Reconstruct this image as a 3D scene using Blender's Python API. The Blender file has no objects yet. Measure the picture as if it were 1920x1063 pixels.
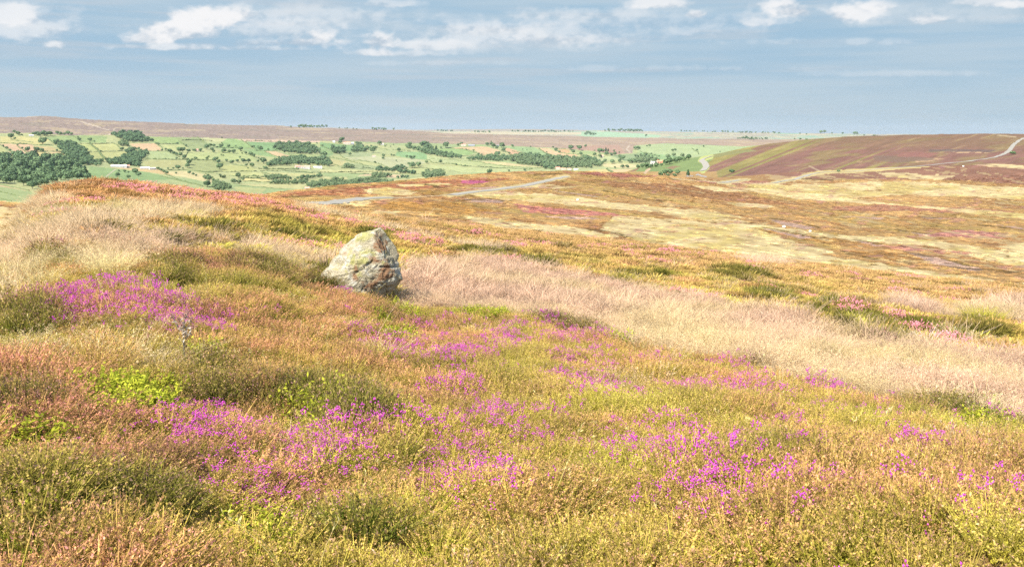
import bpy, math, random
import numpy as np
random.seed(7); RNG = np.random.default_rng(7)
sc = bpy.context.scene
COL = sc.collection
# ------------------------------------------------------------------ camera model
F, CX, CY, EYE = 1663.0, 960.0, 531.5, 1.7
PITCH = math.atan((531.5-250)/F)
CP, SP = math.cos(PITCH), math.sin(PITCH)
def ray(u, v):
    xc = (np.asarray(u, float)-CX)/F; yc = -(np.asarray(v, float)-CY)/F
    x = xc; y = CP+yc*SP; z = -SP+yc*CP
    return np.arctan2(x, y), z/np.hypot(x, y)
def project(x, y, z):
    z = z-EYE
    dep = y*CP - z*SP; up = y*SP + z*CP
    return CX+F*x/dep, CY-F*up/dep
def lin(c):
    c = np.asarray(c, float)/255.0
    return np.where(c <= .04045, c/12.92, ((c+.055)/1.055)**2.4)
# ------------------------------------------------------------------ noise
def _h(ix, iy, s):
    n = (ix.astype(np.int64)*374761393 + iy.astype(np.int64)*668265263 + s*1442695041) & 0x7fffffff
    n = ((n ^ (n >> 13))*1274126177) & 0x7fffffff
    n = (n ^ (n >> 16))
    return (n & 0xffff)/32767.5-1.0
def vn(x, y, s=0):
    x = np.asarray(x, float); y = np.asarray(y, float)
    ix = np.floor(x); iy = np.floor(y); fx = x-ix; fy = y-iy
    fx = fx*fx*(3-2*fx); fy = fy*fy*(3-2*fy)
    a = _h(ix, iy, s); b = _h(ix+1, iy, s); c = _h(ix, iy+1, s); d = _h(ix+1, iy+1, s)
    return (a+(b-a)*fx)+((c+(d-c)*fx)-(a+(b-a)*fx))*fy
def fbm(x, y, s=0, o=3):
    t = 0; a = 1; k = 0
    for i in range(o):
        t = t+a*vn(x*2**i+i*17.3, y*2**i-i*9.1, s+i); k += a; a *= .55
    return t/k
def sstep(a, b, x):
    t = np.clip((x-a)/(b-a), 0, 1); return t*t*(3-2*t)
# ------------------------------------------------------------------ terrain: crest and foot lines of each slope (u, v, distance)
KN = [
 [(960,1700,.8)],
 [(-250,1063,2.9),(0,1063,3.0),(960,1063,3.3),(1920,1063,3.4),(2170,1063,3.4)],
 [(-250,860,4.6),(0,800,5.4),(480,800,5.8),(960,800,6.3),(1440,830,6.1),(1700,880,5.9),(1920,900,5.9),(2170,960,5.6)],
 [(-250,830,5.6),(0,655,8),(240,600,9),(480,560,11),(640,562,14),(760,575,16),(900,585,16),(1100,635,13.5),(1300,680,12),(1500,725,11),(1700,775,10),(1850,805,10),(2170,880,9)],
 [(-250,780,6.6),(0,590,10),(60,482,16),(110,450,17),(300,440,19),(480,455,21),(640,470,24),(760,475,26),(900,490,28),(1100,525,26),(1300,560,24),(1500,605,21),(1700,655,18.5),(1920,695,17.5),(2170,740,16.5)],
 [(-250,745,7.6),(0,540,12),(60,430,22),(110,400,23.5),(300,392,27),(480,402,30),(700,432,36),(900,450,42),(1100,470,42),(1300,500,38),(1500,530,36),(1700,570,33),(1920,600,31),(2170,630,30)],
 [(-250,720,8.6),(0,500,14),(30,445,22),(62,396,31),(110,354,38),(180,347,40),(250,350,42),(330,359,46),(400,367,50),(480,373,56),(560,389,62),(620,399,66),(700,411,72),(850,425,80),(1000,441,85),(1200,463,85),(1400,486,82),(1600,509,78),(1750,526,74),(1920,541,70),(2170,560,66)],
 [(-250,735,11),(0,515,20),(30,465,30),(62,415,42),(110,370,52),(300,376,62),(480,386,80),(700,422,100),(1000,450,115),(1400,494,110),(1920,549,98),(2170,568,92)],
 [(-250,690,16),(0,482,50),(60,412,60),(200,374,90),(400,384,110),(480,373,150),(560,387,150),(700,409,150),(850,423,160),(1000,439,170),(1200,461,170),(1400,484,160),(1600,507,160),(1920,539,150),(2170,556,140)],
 [(-250,480,80),(0,415,120),(60,392,120),(200,372,140),(400,380,180),(480,371,200),(560,371,260),(700,372,300),(850,376,320),(1000,381,330),(1200,396,330),(1300,408,320),(1400,418,310),(1600,422,360),(1920,440,340),(2170,450,330)],
 [(-250,385,200),(0,379,200),(60,382,190),(200,370,200),(400,376,260),(480,368,280),(520,362,350),(560,357,420),(640,348,490),(700,344,520),(780,337,580),(850,330,620),(930,325,650),(1000,322,680),(1060,321,690),(1130,323,700),(1200,327,720),(1300,336,760),(1400,345,760),(1600,346,760),(1920,346,720),(2170,346,700)],
 [(-250,400,400),(0,398,400),(200,392,420),(400,392,480),(560,372,700),(700,362,800),(850,350,850),(1000,340,900),(1200,340,900),(1260,338,900),(1330,336,900),(1400,334,920),(1500,326,950),(1600,322,950),(1920,312,900),(2170,305,900)],
 [(-250,402,700),(0,402,700),(200,402,900),(400,397,1000),(700,367,1100),(1000,347,1300),(1150,336,1400),(1180,332,1400),(1200,327,1400),(1250,328,1300),(1300,328,1200),(1340,322,1200),(1400,312,1250),(1450,305,1250),(1600,290,1250),(1920,283,1200),(2170,280,1200)],
 [(-250,392,1150),(0,390,1150),(200,387,1300),(400,386,1400),(700,362,1500),(1000,350,1700),(1150,328,1800),(1180,322,1800),(1200,314,1750),(1240,306,1700),(1290,298,1650),(1330,292,1600),(1360,286,1600),(1400,276,1650),(1440,269,1700),(1500,262,1750),(1600,255,1800),(1700,253,1850),(1850,253,1900),(1920,254,1900),(2170,257,1900)],
 [(-250,386,1300),(0,384,1320),(200,380,1500),(400,382,1650),(500,378,1750),(600,362,2000),(700,355,2100),(1000,340,2600),(1180,332,2700),(1250,322,2600),(1350,310,2600),(1600,270,2700),(2170,270,2700)],
 [(-250,380,1450),(0,375,1500),(150,364,1600),(250,363,1700),(400,371,1900),(500,369,2000),(600,353,2400),(700,346,2700),(850,335,3100),(1000,326,3500),(1100,325,3500),(1180,323,3500),(1250,312,3700),(1300,302,3800),(1350,293,3900),(1400,284,4000),(1600,265,5000),(2170,265,5000)],
 [(-250,322,2500),(0,320,2500),(400,325,2700),(700,310,3500),(1000,300,4200),(1200,300,4300),(1350,285,4500),(1600,260,5500),(2170,260,5500)],
 [(-250,252,4200),(0,251,4200),(200,255,4300),(400,260,4500),(600,266,4800),(700,268,5000),(850,271,5200),(1000,273,5400),(1200,272,5500),(1400,270,5600),(1600,259,6000),(2170,259,6000)],
 [(-250,222,5600),(0,221,5600),(90,220,5700),(200,227,5800),(300,231,6000),(400,234,6200),(500,236,6400),(600,241,6600),(700,244,6800),(800,248,7200),(900,252,7400),(1000,254,7600),(1200,259,7800),(1400,262,7800),(1600,262,8000),(2170,262,8000)],
 [(-250,226,8000),(0,226,8000),(500,240,8500),(600,243.5,8700),(700,246.5,8800),(900,253.5,9000),(1200,260,9000),(1600,264,9000),(2170,264,9000)],
 [(-250,238,11000),(0,238,11000),(500,240,11000),(560,239,11000),(640,241,11500),(700,243.5,12000),(800,244,12500),(900,243,13000),(1000,243,13000),(1100,244.5,13000),(1200,246.5,13000),(1400,249,13000),(1600,251.5,13000),(1700,254,13000),(2170,256,13000)],
 [(960,252,17000)],
]
ROWS = [8,40,34,34,30,40,6,10,120,120,16,60,80,8,16,95,125,70,6,36,3]
NK = len(KN)
AZT = np.concatenate([np.linspace(-1.15,-.66,30)[:-1], np.linspace(-.66,.66,1301), np.linspace(.66,1.15,30)[1:]])
Dk = np.zeros((NK, len(AZT))); Tk = np.zeros_like(Dk)
for k, kn in enumerate(KN):
    if len(kn) == 1: kn = [(-250,)+kn[0][1:], (2170,)+kn[0][1:]]
    us = np.linspace(-250, 2170, 1200)
    vs = np.interp(us, [p[0] for p in kn], [p[1] for p in kn]); ds = np.interp(us, [p[0] for p in kn], [p[2] for p in kn])
    az, tn = ray(us, vs)
    if k in (0,):
        tn = np.full_like(tn, -1.62/.8)
    Dk[k] = np.interp(AZT, az, ds); Tk[k] = np.interp(AZT, az, tn)
def gsm(a, s):
    r = int(3*s); w = np.exp(-.5*(np.arange(-r, r+1)/s)**2); w /= w.sum()
    return np.convolve(np.pad(a, r, mode='edge'), w, mode='valid')
for k in range(NK):
    s = 7 if k > 7 else 9
    Dk[k] = gsm(Dk[k], s); Tk[k] = gsm(Tk[k], s)
for k in range(1, NK): Dk[k] = np.maximum(Dk[k], Dk[k-1]*1.03)
Zk = EYE+Dk*Tk
Hs = np.diff(Dk, axis=0); dl = np.diff(Zk, axis=0)/Hs
Mk = np.zeros_like(Zk); Mk[0] = dl[0]; Mk[-1] = dl[-1]
w1 = 2*Hs[1:]+Hs[:-1]; w2 = Hs[1:]+2*Hs[:-1]
with np.errstate(all='ignore'):
    hm = (w1+w2)/(w1/dl[:-1]+w2/dl[1:])
Mk[1:-1] = np.where(dl[:-1]*dl[1:] > 0, hm, 0)
for k in range(NK): Mk[k] = gsm(Mk[k], 5)
def relief(x, y, d):
    a1 = np.interp(d, [0,3,30,90,200,900], [.07,.115,.12,.12,.10,0])
    a2 = np.interp(d, [0,60,150,900,2000,5000,9000], [.04,.12,.5,1.0,1.5,5,5])
    return a1*fbm(x*1.25, y*1.25, 3, 3)+a2*fbm(x/23., y/23., 11, 3)+np.interp(d, [0,900,1600,5000,9000], [0,0,2.5,9,9])*fbm(x/240., y/240., 21, 3)
def Hraw(az, d):
    az = np.asarray(az, float); d = np.asarray(d, float)
    i = np.clip(np.searchsorted(AZT, az)-1, 0, len(AZT)-2); t = np.clip((az-AZT[i])/(AZT[i+1]-AZT[i]), 0, 1)
    out = np.zeros_like(d); kk = np.zeros(d.shape, int)
    D = [Dk[k][i]*(1-t)+Dk[k][i+1]*t for k in range(NK)]
    lay = np.zeros(d.shape)
    for k in range(NK-1):
        m = (d >= D[k]) & ((d < D[k+1]) | (k == NK-2))
        if k == 0: m = d < D[1]
        if not m.any(): continue
        d0 = D[k][m]; h = D[k+1][m]-d0; s = np.clip((d[m]-d0)/h, 0, 1.2)
        ii = i[m]; tt = t[m]
        z0 = Zk[k][ii]*(1-tt)+Zk[k][ii+1]*tt; z1 = Zk[k+1][ii]*(1-tt)+Zk[k+1][ii+1]*tt
        m0 = Mk[k][ii]*(1-tt)+Mk[k][ii+1]*tt; m1 = Mk[k+1][ii]*(1-tt)+Mk[k+1][ii+1]*tt
        s2 = s*s; s3 = s2*s
        out[m] = (2*s3-3*s2+1)*z0+(s3-2*s2+s)*h*m0+(-2*s3+3*s2)*z1+(s3-s2)*h*m1
        kk[m] = k; lay[m] = k+s
    return out, lay
def height(x, y):
    x = np.asarray(x, float); y = np.asarray(y, float)
    d = np.hypot(x, y); az = np.arctan2(x, y)
    z, l = Hraw(az, d)
    return z+relief(x, y, d)
LAY = {'N': (0, 7), 'M': (7, 11.3), 'H': (11, 14), 'D': (13.5, 17.3), 'F': (17, 21)}
def locate(u, v, lay=None, dmin=None, dmax=None):
    """where the sight line through (u, v) first meets the land"""
    az, tn = ray(u, v); az = float(az); tn = float(tn)
    ks = LAY[lay] if lay else (0, NK-1)
    i = np.searchsorted(AZT, az)
    lo = Dk[int(ks[0]), i] if ks[0] > 0 else 1.0
    hi = Dk[min(int(math.ceil(ks[1])), NK-1), i]
    if dmin: lo = dmin
    if dmax: hi = dmax
    d = np.geomspace(lo, hi, 2500)
    x = d*math.sin(az); y = d*math.cos(az); z = height(x, y)
    t = (z-EYE)/d
    j = np.argmax(t >= tn)
    if t[j] < tn: j = int(np.argmax(t))
    return float(x[j]), float(y[j]), float(z[j]), float(d[j])
# ------------------------------------------------------------------ helpers
def tag(o, label=None, cat=None, group=None, kind=None):
    if label: o['label'] = label
    if cat: o['category'] = cat
    if group: o['group'] = group
    if kind: o['kind'] = kind
    return o
def mesh_np(name, V, Fq, mat, parent=None, cols=None, smooth=False, tri=None, link=True):
    """V n x 3, Fq list/array of quads (m x 4) and tri (k x 3)"""
    me = bpy.data.meshes.new(name)
    V = np.asarray(V, np.float32); nq = 0 if Fq is None else len(Fq); nt = 0 if tri is None else len(tri)
    me.vertices.add(len(V)); me.vertices.foreach_set('co', V.ravel())
    me.loops.add(nq*4+nt*3); me.polygons.add(nq+nt)
    idx = np.concatenate([np.asarray(Fq, np.int32).ravel() if nq else np.zeros(0, np.int32), np.asarray(tri, np.int32).ravel() if nt else np.zeros(0, np.int32)])
    me.loops.foreach_set('vertex_index', idx)
    st = np.concatenate([np.arange(nq)*4, nq*4+np.arange(nt)*3]).astype(np.int32)
    me.polygons.foreach_set('loop_start', st)
    me.polygons.foreach_set('use_smooth', np.full(nq+nt, smooth))
    me.update(calc_edges=True)
    if cols is not None:
        a = me.color_attributes.new('col', 'FLOAT_COLOR', 'POINT')
        c = np.ones((len(V), 4), np.float32); c[:, :3] = cols; a.data.foreach_set('color', c.ravel())
    if mat: me.materials.append(mat)
    o = bpy.data.objects.new(name, me)
    if link: COL.objects.link(o)
    if parent: o.parent = parent
    return o
def empty(name, loc, rz=0):
    o = bpy.data.objects.new(name, None); o.location = loc; o.rotation_euler = (0, 0, rz); o.empty_display_size = .5
    COL.objects.link(o); return o
class NT:
    def __init__(s, tree): s.t = tree; s.n = tree.nodes; s.l = tree.links
    def node(s, ty, **kw):
        n = s.n.new(ty)
        for k, v in kw.items(): setattr(n, k, v)
        return n
    def put(s, sock, v):
        if v is None: return
        if isinstance(v, bpy.types.NodeSocket): s.l.new(v, sock)
        else:
            if isinstance(v, (tuple, list, np.ndarray)) and len(sock.default_value) == 4 and len(v) == 3: v = tuple(v)+(1,)
            sock.default_value = v
    def math(s, op, a, b=None, c=None, clamp=False):
        n = s.node('ShaderNodeMath', operation=op, use_clamp=clamp)
        for i, x in enumerate((a, b, c)): s.put(n.inputs[i], x)
        return n.outputs[0]
    def mix(s, f, a, b, bt='MIX'):
        n = s.node('ShaderNodeMix', data_type='RGBA', blend_type=bt); s.put(n.inputs[0], f); s.put(n.inputs[6], a); s.put(n.inputs[7], b); return n.outputs[2]
    def noise(s, vec, scale, detail=3, rough=.55, dist=0):
        n = s.node('ShaderNodeTexNoise'); s.put(n.inputs['Vector'], vec); s.put(n.inputs['Scale'], scale); n.inputs['Detail'].default_value = detail
        n.inputs['Roughness'].default_value = rough; n.inputs['Distortion'].default_value = dist; return n.outputs['Fac']
    def ramp(s, f, a, b, lo=0., hi=1.):
        n = s.node('ShaderNodeMapRange'); s.put(n.inputs[0], f)
        for i, x in enumerate((a, b, lo, hi)): s.put(n.inputs[i+1], x)
        return n.outputs[0]
    def mapping(s, vec, scale=(1,1,1), loc=(0,0,0), rot=(0,0,0)):
        n = s.node('ShaderNodeMapping'); s.put(n.inputs[0], vec); n.inputs[1].default_value = loc; n.inputs[2].default_value = rot; n.inputs[3].default_value = scale; return n.outputs[0]
def material(name):
    m = bpy.data.materials.new(name); m.use_nodes = True; t = NT(m.node_tree); t.n.clear()
    out = t.node('ShaderNodeOutputMaterial'); return m, t, out
def principled(t, out, col, rough=.9, spec=.15, bump=None, bstr=.5, bdist=.1):
    p = t.node('ShaderNodeBsdfPrincipled'); t.put(p.inputs['Base Color'], col); t.put(p.inputs['Roughness'], rough); p.inputs['Specular IOR Level'].default_value = spec
    if bump is not None:
        b = t.node('ShaderNodeBump'); t.put(b.inputs['Height'], bump); b.inputs['Strength'].default_value = bstr; b.inputs['Distance'].default_value = bdist
        t.l.new(b.outputs[0], p.inputs['Normal'])
    t.l.new(p.outputs[0], out.inputs[0]); return p
def simple(name, rgb, rough=.85, var=.25, scale=1.5, spec=.15):
    m, t, out = material(name)
    tc = t.node('ShaderNodeTexCoord'); n = t.noise(tc.outputs['Object'], scale, 5)
    c = t.mix(t.ramp(n, .3, .7), tuple(np.array(rgb)*(1-var)), tuple(np.minimum(np.array(rgb)*(1+var), .95)))
    principled(t, out, c, rough, spec, n, .3, .05); return m
# ------------------------------------------------------------------ land cover
GAIN = 3.35
def C(r, g, b): return lin((r, g, b))/GAIN
def inpoly(u, v, P):
    xs = [p[0] for p in P]; ys = [p[1] for p in P]
    j = np.flatnonzero((u >= min(xs)) & (u <= max(xs)) & (v >= min(ys)) & (v <= max(ys)))
    out = np.zeros(u.shape, bool)
    if len(j): out[j] = inpoly_(u[j], v[j], P)
    return out
def inpoly_(u, v, P):
    ins = np.zeros(u.shape, bool); n = len(P)
    for i in range(n):
        x0, y0 = P[i]; x1, y1 = P[(i+1) % n]
        if y0 == y1: continue
        c = ((y0 > v) != (y1 > v)) & (u < (x1-x0)*(v-y0)/(y1-y0)+x0)
        ins ^= c
    return ins
def polydist(u, v, L, sy=1.0):
    xs = [p[0] for p in L]; ys = [p[1] for p in L]
    j = np.flatnonzero((u >= min(xs)-25) & (u <= max(xs)+25) & (v >= min(ys)-25) & (v <= max(ys)+25))
    out = np.full(u.shape, 1e9)
    if len(j): out[j] = polydist_(u[j], v[j], L, sy)
    return out
def polydist_(u, v, L, sy=1.0):
    best = np.full(u.shape, 1e9)
    for (x0, y0), (x1, y1) in zip(L[:-1], L[1:]):
        dx, dy = x1-x0, (y1-y0)*sy
        t = np.clip(((u-x0)*dx+(v-y0)*sy*dy)/(dx*dx+dy*dy+1e-9), 0, 1)
        best = np.minimum(best, np.hypot(u-x0-t*dx, (v-y0)*sy-t*dy))
    return best
G1=(195,218,150)
def DC(*c):
    a = C(*c); g = a.mean(); return (a*.88+g*.12)*[1.15,.99,.93]
FIELDS = [
 ([(0,256),(40,256),(95,262),(80,271),(60,271),(0,269)],(222,226,145)),([(-250,270),(0,270),(60,271),(70,285),(30,284),(0,273)],(242,214,168)),
 ([(15,284),(50,285),(62,292),(40,293),(22,291)],(245,222,175)),([(65,285),(82,285),(100,298),(60,291)],(235,230,150)),([(82,285),(115,285),(122,292),(122,297),(103,298)],(244,230,165)),
 ([(-250,275),(0,275),(25,292),(20,300),(0,296),(-250,300)],(205,222,140)),([(62,274),(98,276),(112,283),(70,284)],(222,212,145)),([(85,257),(150,254),(200,256),(200,268),(100,268)],(172,210,132)),
 ([(140,270),(168,270),(182,283),(160,284),(150,275)],(205,228,140)),([(168,270),(215,270),(228,282),(184,283)],(215,230,145)),
 ([(165,285),(184,285),(198,300),(178,301)],(200,218,135)),([(186,285),(240,284),(245,290),(228,300),(200,301)],(205,220,140)),
 ([(243,270),(290,269),(300,277),(306,284),(260,281),(250,277)],(244,216,165)),([(275,257),(330,258),(345,270),(290,269)],(176,214,130)),
 ([(330,258),(370,258),(388,270),(380,280),(355,280),(345,270)],(172,200,132)),([(376,258),(425,260),(445,265),(390,265)],(218,232,165)),
 ([(300,271),(345,272),(355,281),(318,282)],(205,225,145)),([(275,284),(315,284),(340,298),(272,299)],(192,222,150)),
 ([(268,302),(345,300),(350,304),(340,316),(275,312)],(200,212,140)),([(350,286),(420,286),(440,300),(350,299)],(200,225,145)),
 ([(360,301),(440,302),(430,308),(410,322),(350,320)],(182,204,132)),([(300,322),(350,321),(395,330),(400,345),(350,333),(330,330)],(236,234,168)),
 ([(200,315),(250,318),(300,328),(320,336),(240,340),(150,345),(170,312)],(160,204,130)),([(205,315),(290,315),(330,330),(270,322)],(232,216,150)),
 ([(290,340),(330,336),(400,352),(420,372),(360,372),(300,350)],(198,222,150)),([(425,260),(448,262),(475,276),(455,280),(405,278)],(168,214,132)),
 ([(445,261),(600,264),(600,267),(530,268),(460,266)],(245,222,190)),([(462,266),(560,268),(600,272),(515,283),(480,282)],(148,204,132)),
 ([(455,280),(495,282),(520,296),(475,290)],(163,210,132)),([(494,284),(515,284),(555,296),(520,294)],(240,220,165)),
 ([(405,286),(450,280),(480,294),(482,302),(410,300)],(200,228,145)),([(530,288),(600,290),(610,300),(560,296)],(188,218,140)),
 ([(412,310),(470,312),(480,318),(470,323),(415,322)],(208,225,140)),([(480,320),(585,322),(600,324),(495,323)],(205,230,160)),
 ([(430,325),(490,324),(495,330),(455,331),(432,328)],(215,232,150)),([(497,324),(600,326),(595,330),(530,331)],(225,236,155)),
 ([(458,333),(500,333),(508,340),(455,341)],(234,236,155)),([(518,336),(575,336),(540,340)],(225,235,155)),([(575,338),(600,335),(600,341),(585,341)],(210,230,150)),
 ([(440,345),(575,345),(565,355),(500,352)],(224,234,160)),([(440,350),(500,354),(490,362),(445,367)],(205,222,145)),([(400,345),(432,352),(440,365),(400,366)],(183,214,142)),
 ([(600,267),(640,271),(690,276),(685,282),(650,284),(600,278)],(150,205,132)),([(600,279),(625,283),(625,290),(615,295),(600,290)],(160,205,132)),
 ([(650,287),(700,286),(700,295),(640,295)],(183,210,150)),([(645,296),(700,293),(780,298),(800,306),(765,313),(732,317),(700,304),(660,300)],(207,224,168)),
 ([(745,285),(790,285),(800,290),(800,300),(760,296),(740,292)],(158,214,142)),([(620,304),(660,306),(700,311),(725,316),(680,320),(630,312)],(180,208,145)),
 ([(610,297),(650,303),(640,312),(620,310)],(217,222,150)),([(600,318),(790,322),(760,325),(600,324)],(224,235,160)),
 ([(668,330),(690,326),(730,327),(770,330),(740,334),(700,330)],(242,224,175)),([(600,332),(650,332),(655,343),(620,339),(600,337)],(220,230,155)),
 ([(740,336),(800,332),(780,341),(740,341)],(227,235,160)),([(760,318),(800,315),(800,322),(770,322)],(205,228,150)),
 ([(822,280),(860,278),(893,286),(880,291),(850,291),(828,286)],(168,214,130)),([(845,277),(910,275),(937,282),(935,290),(960,293),(955,295),(905,291),(890,282),(850,279)],(242,218,165)),
 ([(945,278),(960,278),(985,288),(955,290)],(240,205,160)),([(945,275),(1000,277),(1035,291),(1000,293),(985,288)],(170,214,146)),
 ([(800,290),(850,300),(900,303),(850,306),(800,302)],(205,230,160)),([(800,306),(850,308),(930,315),(990,314),(900,304)],(205,230,155)),
 ([(800,310),(860,313),(950,317),(990,318),(930,325),(870,323),(800,314)],(212,236,160)),([(890,303),(940,304),(1000,312),(1040,315),(950,311)],(234,230,165)),
 ([(1008,278),(1030,279),(1050,288),(1080,290),(1085,295),(1050,293),(1025,287)],(246,218,165)),([(1047,279),(1067,280),(1070,287),(1050,288)],(226,196,142)),
 ([(1035,292),(1080,296),(1075,299),(1035,298)],(180,220,150)),([(1080,284),(1115,284),(1110,290),(1090,289)],(180,215,140)),
 ([(1120,296),(1155,292),(1165,299),(1140,303),(1122,302)],(200,225,160)),([(1130,307),(1180,308),(1205,312),(1180,316),(1133,313)],(240,236,172)),
 ([(1100,320),(1140,317),(1150,324),(1110,324)],(234,232,150)),([(1145,318),(1185,317),(1185,323),(1152,324)],(240,225,165)),
 ([(1145,292),(1200,288),(1240,295),(1230,308),(1170,302)],(165,200,142)),([(1190,274),(1250,269),(1390,275),(1400,284),(1330,292),(1290,296),(1200,286)],(190,222,158)),
 ([(1200,286),(1290,295),(1250,302),(1200,297)],(165,214,142)),([(-250,345),(0,346),(60,360),(60,385),(-250,385)],(178,208,138)),([(-250,346),(0,347),(55,359),(0,350)],(228,214,160)),
]
MOOREDGE = [(-250,250),(0,250),(60,250),(130,254),(205,253),(275,256),(370,258),(450,261),(520,263),(600,265),(650,265),(740,269),(800,269),(900,271),(1000,276),(1060,279),(1110,283),(1150,290),(1185,288),(1190,273),(1250,269),(1390,275),(1500,268),(2170,265)]
STRAW = [[(1000,362),(1100,372),(1200,385),(1330,398),(1400,410),(1280,402),(1150,392),(1020,380),(930,373)],
 [(880,362),(940,358),(1010,365),(1000,375),(900,372)],[(1150,405),(1250,410),(1400,425),(1480,450),(1560,472),(1500,492),(1330,472),(1220,455),(1120,432)],
 [(870,405),(940,412),(1010,420),(1080,428),(1170,445),(1100,445),(1000,434),(880,418)],[(1500,345),(1700,340),(1800,345),(1920,352),(2170,356),(2170,380),(1920,375),(1700,365),(1560,372),(1460,352)],
 [(1350,345),(1460,345),(1560,365),(1640,380),(1920,400),(2170,410),(1920,412),(1700,387),(1500,374),(1400,357)],[(1360,380),(1440,384),(1460,390),(1380,388)],
 [(1570,440),(1700,445),(1850,465),(1920,455),(2170,460),(2170,510),(1920,500),(1860,490),(1750,462),(1600,452)],[(1400,458),(1560,480),(1700,502),(1800,517),(1920,532),(2170,545),(2170,565),(1750,530),(1550,500),(1400,484)],
 [(1250,400),(1300,398),(1450,425),(1560,440),(1650,455),(1500,440),(1350,420)],[(700,395),(760,398),(740,404),(690,400)],[(680,356),(730,352),(790,360),(760,366),(690,364)],
 [(960,362),(1060,365),(1150,380),(1050,374),(980,368)],[(1640,322),(1700,326),(1800,330),(1760,338),(1660,332)],[(630,375),(700,378),(680,386),(610,384)],[(-250,390),(0,386),(60,392),(40,440),(0,470),(-250,640)],
 [(1290,348),(1340,350),(1420,362),(1340,358)],[(1235,427),(1290,432),(1330,445),(1260,440)],[(1590,352),(1650,356),(1600,360)],[(740,346),(840,344),(860,348),(760,351)],[(1000,345),(1090,350),(1060,354),(990,352)],
 [(1800,300),(1850,304),(1920,312),(1920,318),(1850,312),(1790,306)],[(1560,500),(1750,515),(1900,535),(1750,522),(1560,506)]]
PURP = [([(1440,322),(1520,316),(1700,306),(1880,290),(2170,280),(2170,348),(1920,345),(1800,338),(1560,336),(1450,335)],(170,122,102)),
 ([(960,383),(1060,392),(1140,400),(1200,408),(1090,404),(980,398)],(214,140,128)),([(560,360),(700,348),(860,334),(960,336),(860,350),(700,362),(590,368),(480,372)],(188,126,92)),
 ([(860,338),(920,340),(905,345),(870,344)],(212,112,150)),([(1130,340),(1260,345),(1400,365),(1500,385),(1420,385),(1280,365),(1150,350)],(178,132,92)),([(1050,322),(1150,325),(1230,330),(1180,333),(1090,327)],(176,112,100)),
 ([(1560,388),(1680,383),(1900,395),(1900,402),(1700,396),(1560,394)],(196,140,112)),([(1300,340),(1420,338),(1480,345),(1400,350)],(192,132,112)),([(1560,455),(1700,462),(1800,472),(1900,490),(1750,472),(1600,462)],(205,146,126)),
 ([(1350,410),(1460,425),(1620,452),(1690,470),(1600,465),(1450,440)],(182,140,84)),([(1700,445),(1800,430),(1900,440),(1880,447),(1760,444)],(200,140,130)),([(760,355),(960,365),(900,372),(800,366)],(188,150,84)),
 ([(1120,405),(1240,408),(1300,425),(1180,415)],(180,138,84)),([(1100,425),(1200,436),(1170,447),(1080,434)],(170,128,86)),([(1840,470),(1920,478),(1920,500),(1840,488)],(178,150,84)),
 ([(700,378),(850,380),(940,395),(860,402),(720,392)],(196,150,84)),([(1620,470),(1700,475),(1760,500),(1640,488),(1580,474)],(182,138,82)),([(1750,478),(1860,500),(1800,490)],(180,140,84))]
BURN = [[(1700,474),(1722,475),(1800,495),(1860,508),(1815,508),(1750,496)],[(1440,410),(1530,427),(1510,431),(1460,420)],[(1430,428),(1520,446),(1500,448)],[(1600,450),(1655,461),(1640,463)],[(1685,433),(1745,440),(1735,442)],
 [(1570,404),(1660,409),(1650,412)],[(1725,407),(1800,410),(1740,411)],[(1870,422),(1920,428),(1920,431)],[(880,352),(980,350),(1010,353),(900,356)],[(870,373),(950,376),(940,381),(880,379)],[(1620,508),(1770,524),(1700,520)],[(1010,405),(1110,408),(1130,412),(1060,411)],[(1030,357),(1090,364),(1140,371),(1100,368)]]
STEPSHADE = [[(1440,409),(1480,414),(1540,427)],[(1428,427),(1470,433),(1525,446)],[(1700,473),(1760,484),(1830,503),(1920,512)],[(1130,357),(1200,372),(1240,378)],[(800,346),(830,353)],[(1600,449),(1650,458)],[(1685,432),(1740,438)],
 [(1830,422),(1880,426),(1920,433)],[(1600,508),(1660,514),(1740,522)],[(1640,403),(1655,404)],[(1720,407),(1760,409)],[(1100,430),(1160,438),(1180,448)],[(860,376),(920,374),(960,378)],[(1690,490),(1740,505)],[(1760,500),(1900,512)],[(1570,470),(1640,486)],[(1250,335),(1270,337)],[(1500,335),(1560,338)],[(520,372),(600,366)],[(1000,328),(1050,326)]]
ROADS = [[(588,383),(610,381),(640,377),(670,374),(700,371.5),(730,370.5)], [(846,366),(880,361.5),(920,357),(960,351.5),(1000,345),(1030,338),(1062,331)],
         [(1352,343),(1375,340),(1398,337.5)], [(1452,343.5),(1475,338.5),(1500,333),(1520,327),(1545,323),(1590,321.5),(1640,318),(1700,313.5),(1760,308),(1810,303.5),(1850,298),(1875,292),(1890,284),(1900,272),(1912,263),(1935,255)]]
SPURROAD = [(1318,321),(1325,313),(1321,306),(1314,301),(1322,297),(1333,293.5)]
TRACKS = [([(214,242),(213,247),(204,253)],'D'),([(1180,273),(1175,280),(1182,287)],'D'),([(150,228),(190,240),(206,245)],'D'),([(198,332),(216,318)],'D'),([(1518,312),(1535,320),(1545,323)],'M'),([(1870,254),(1905,257)],'M'),([(1260,335),(1330,341),(1400,344),(1452,343)],'M'),([(700,371),(760,371),(850,365)],'M')]
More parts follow.
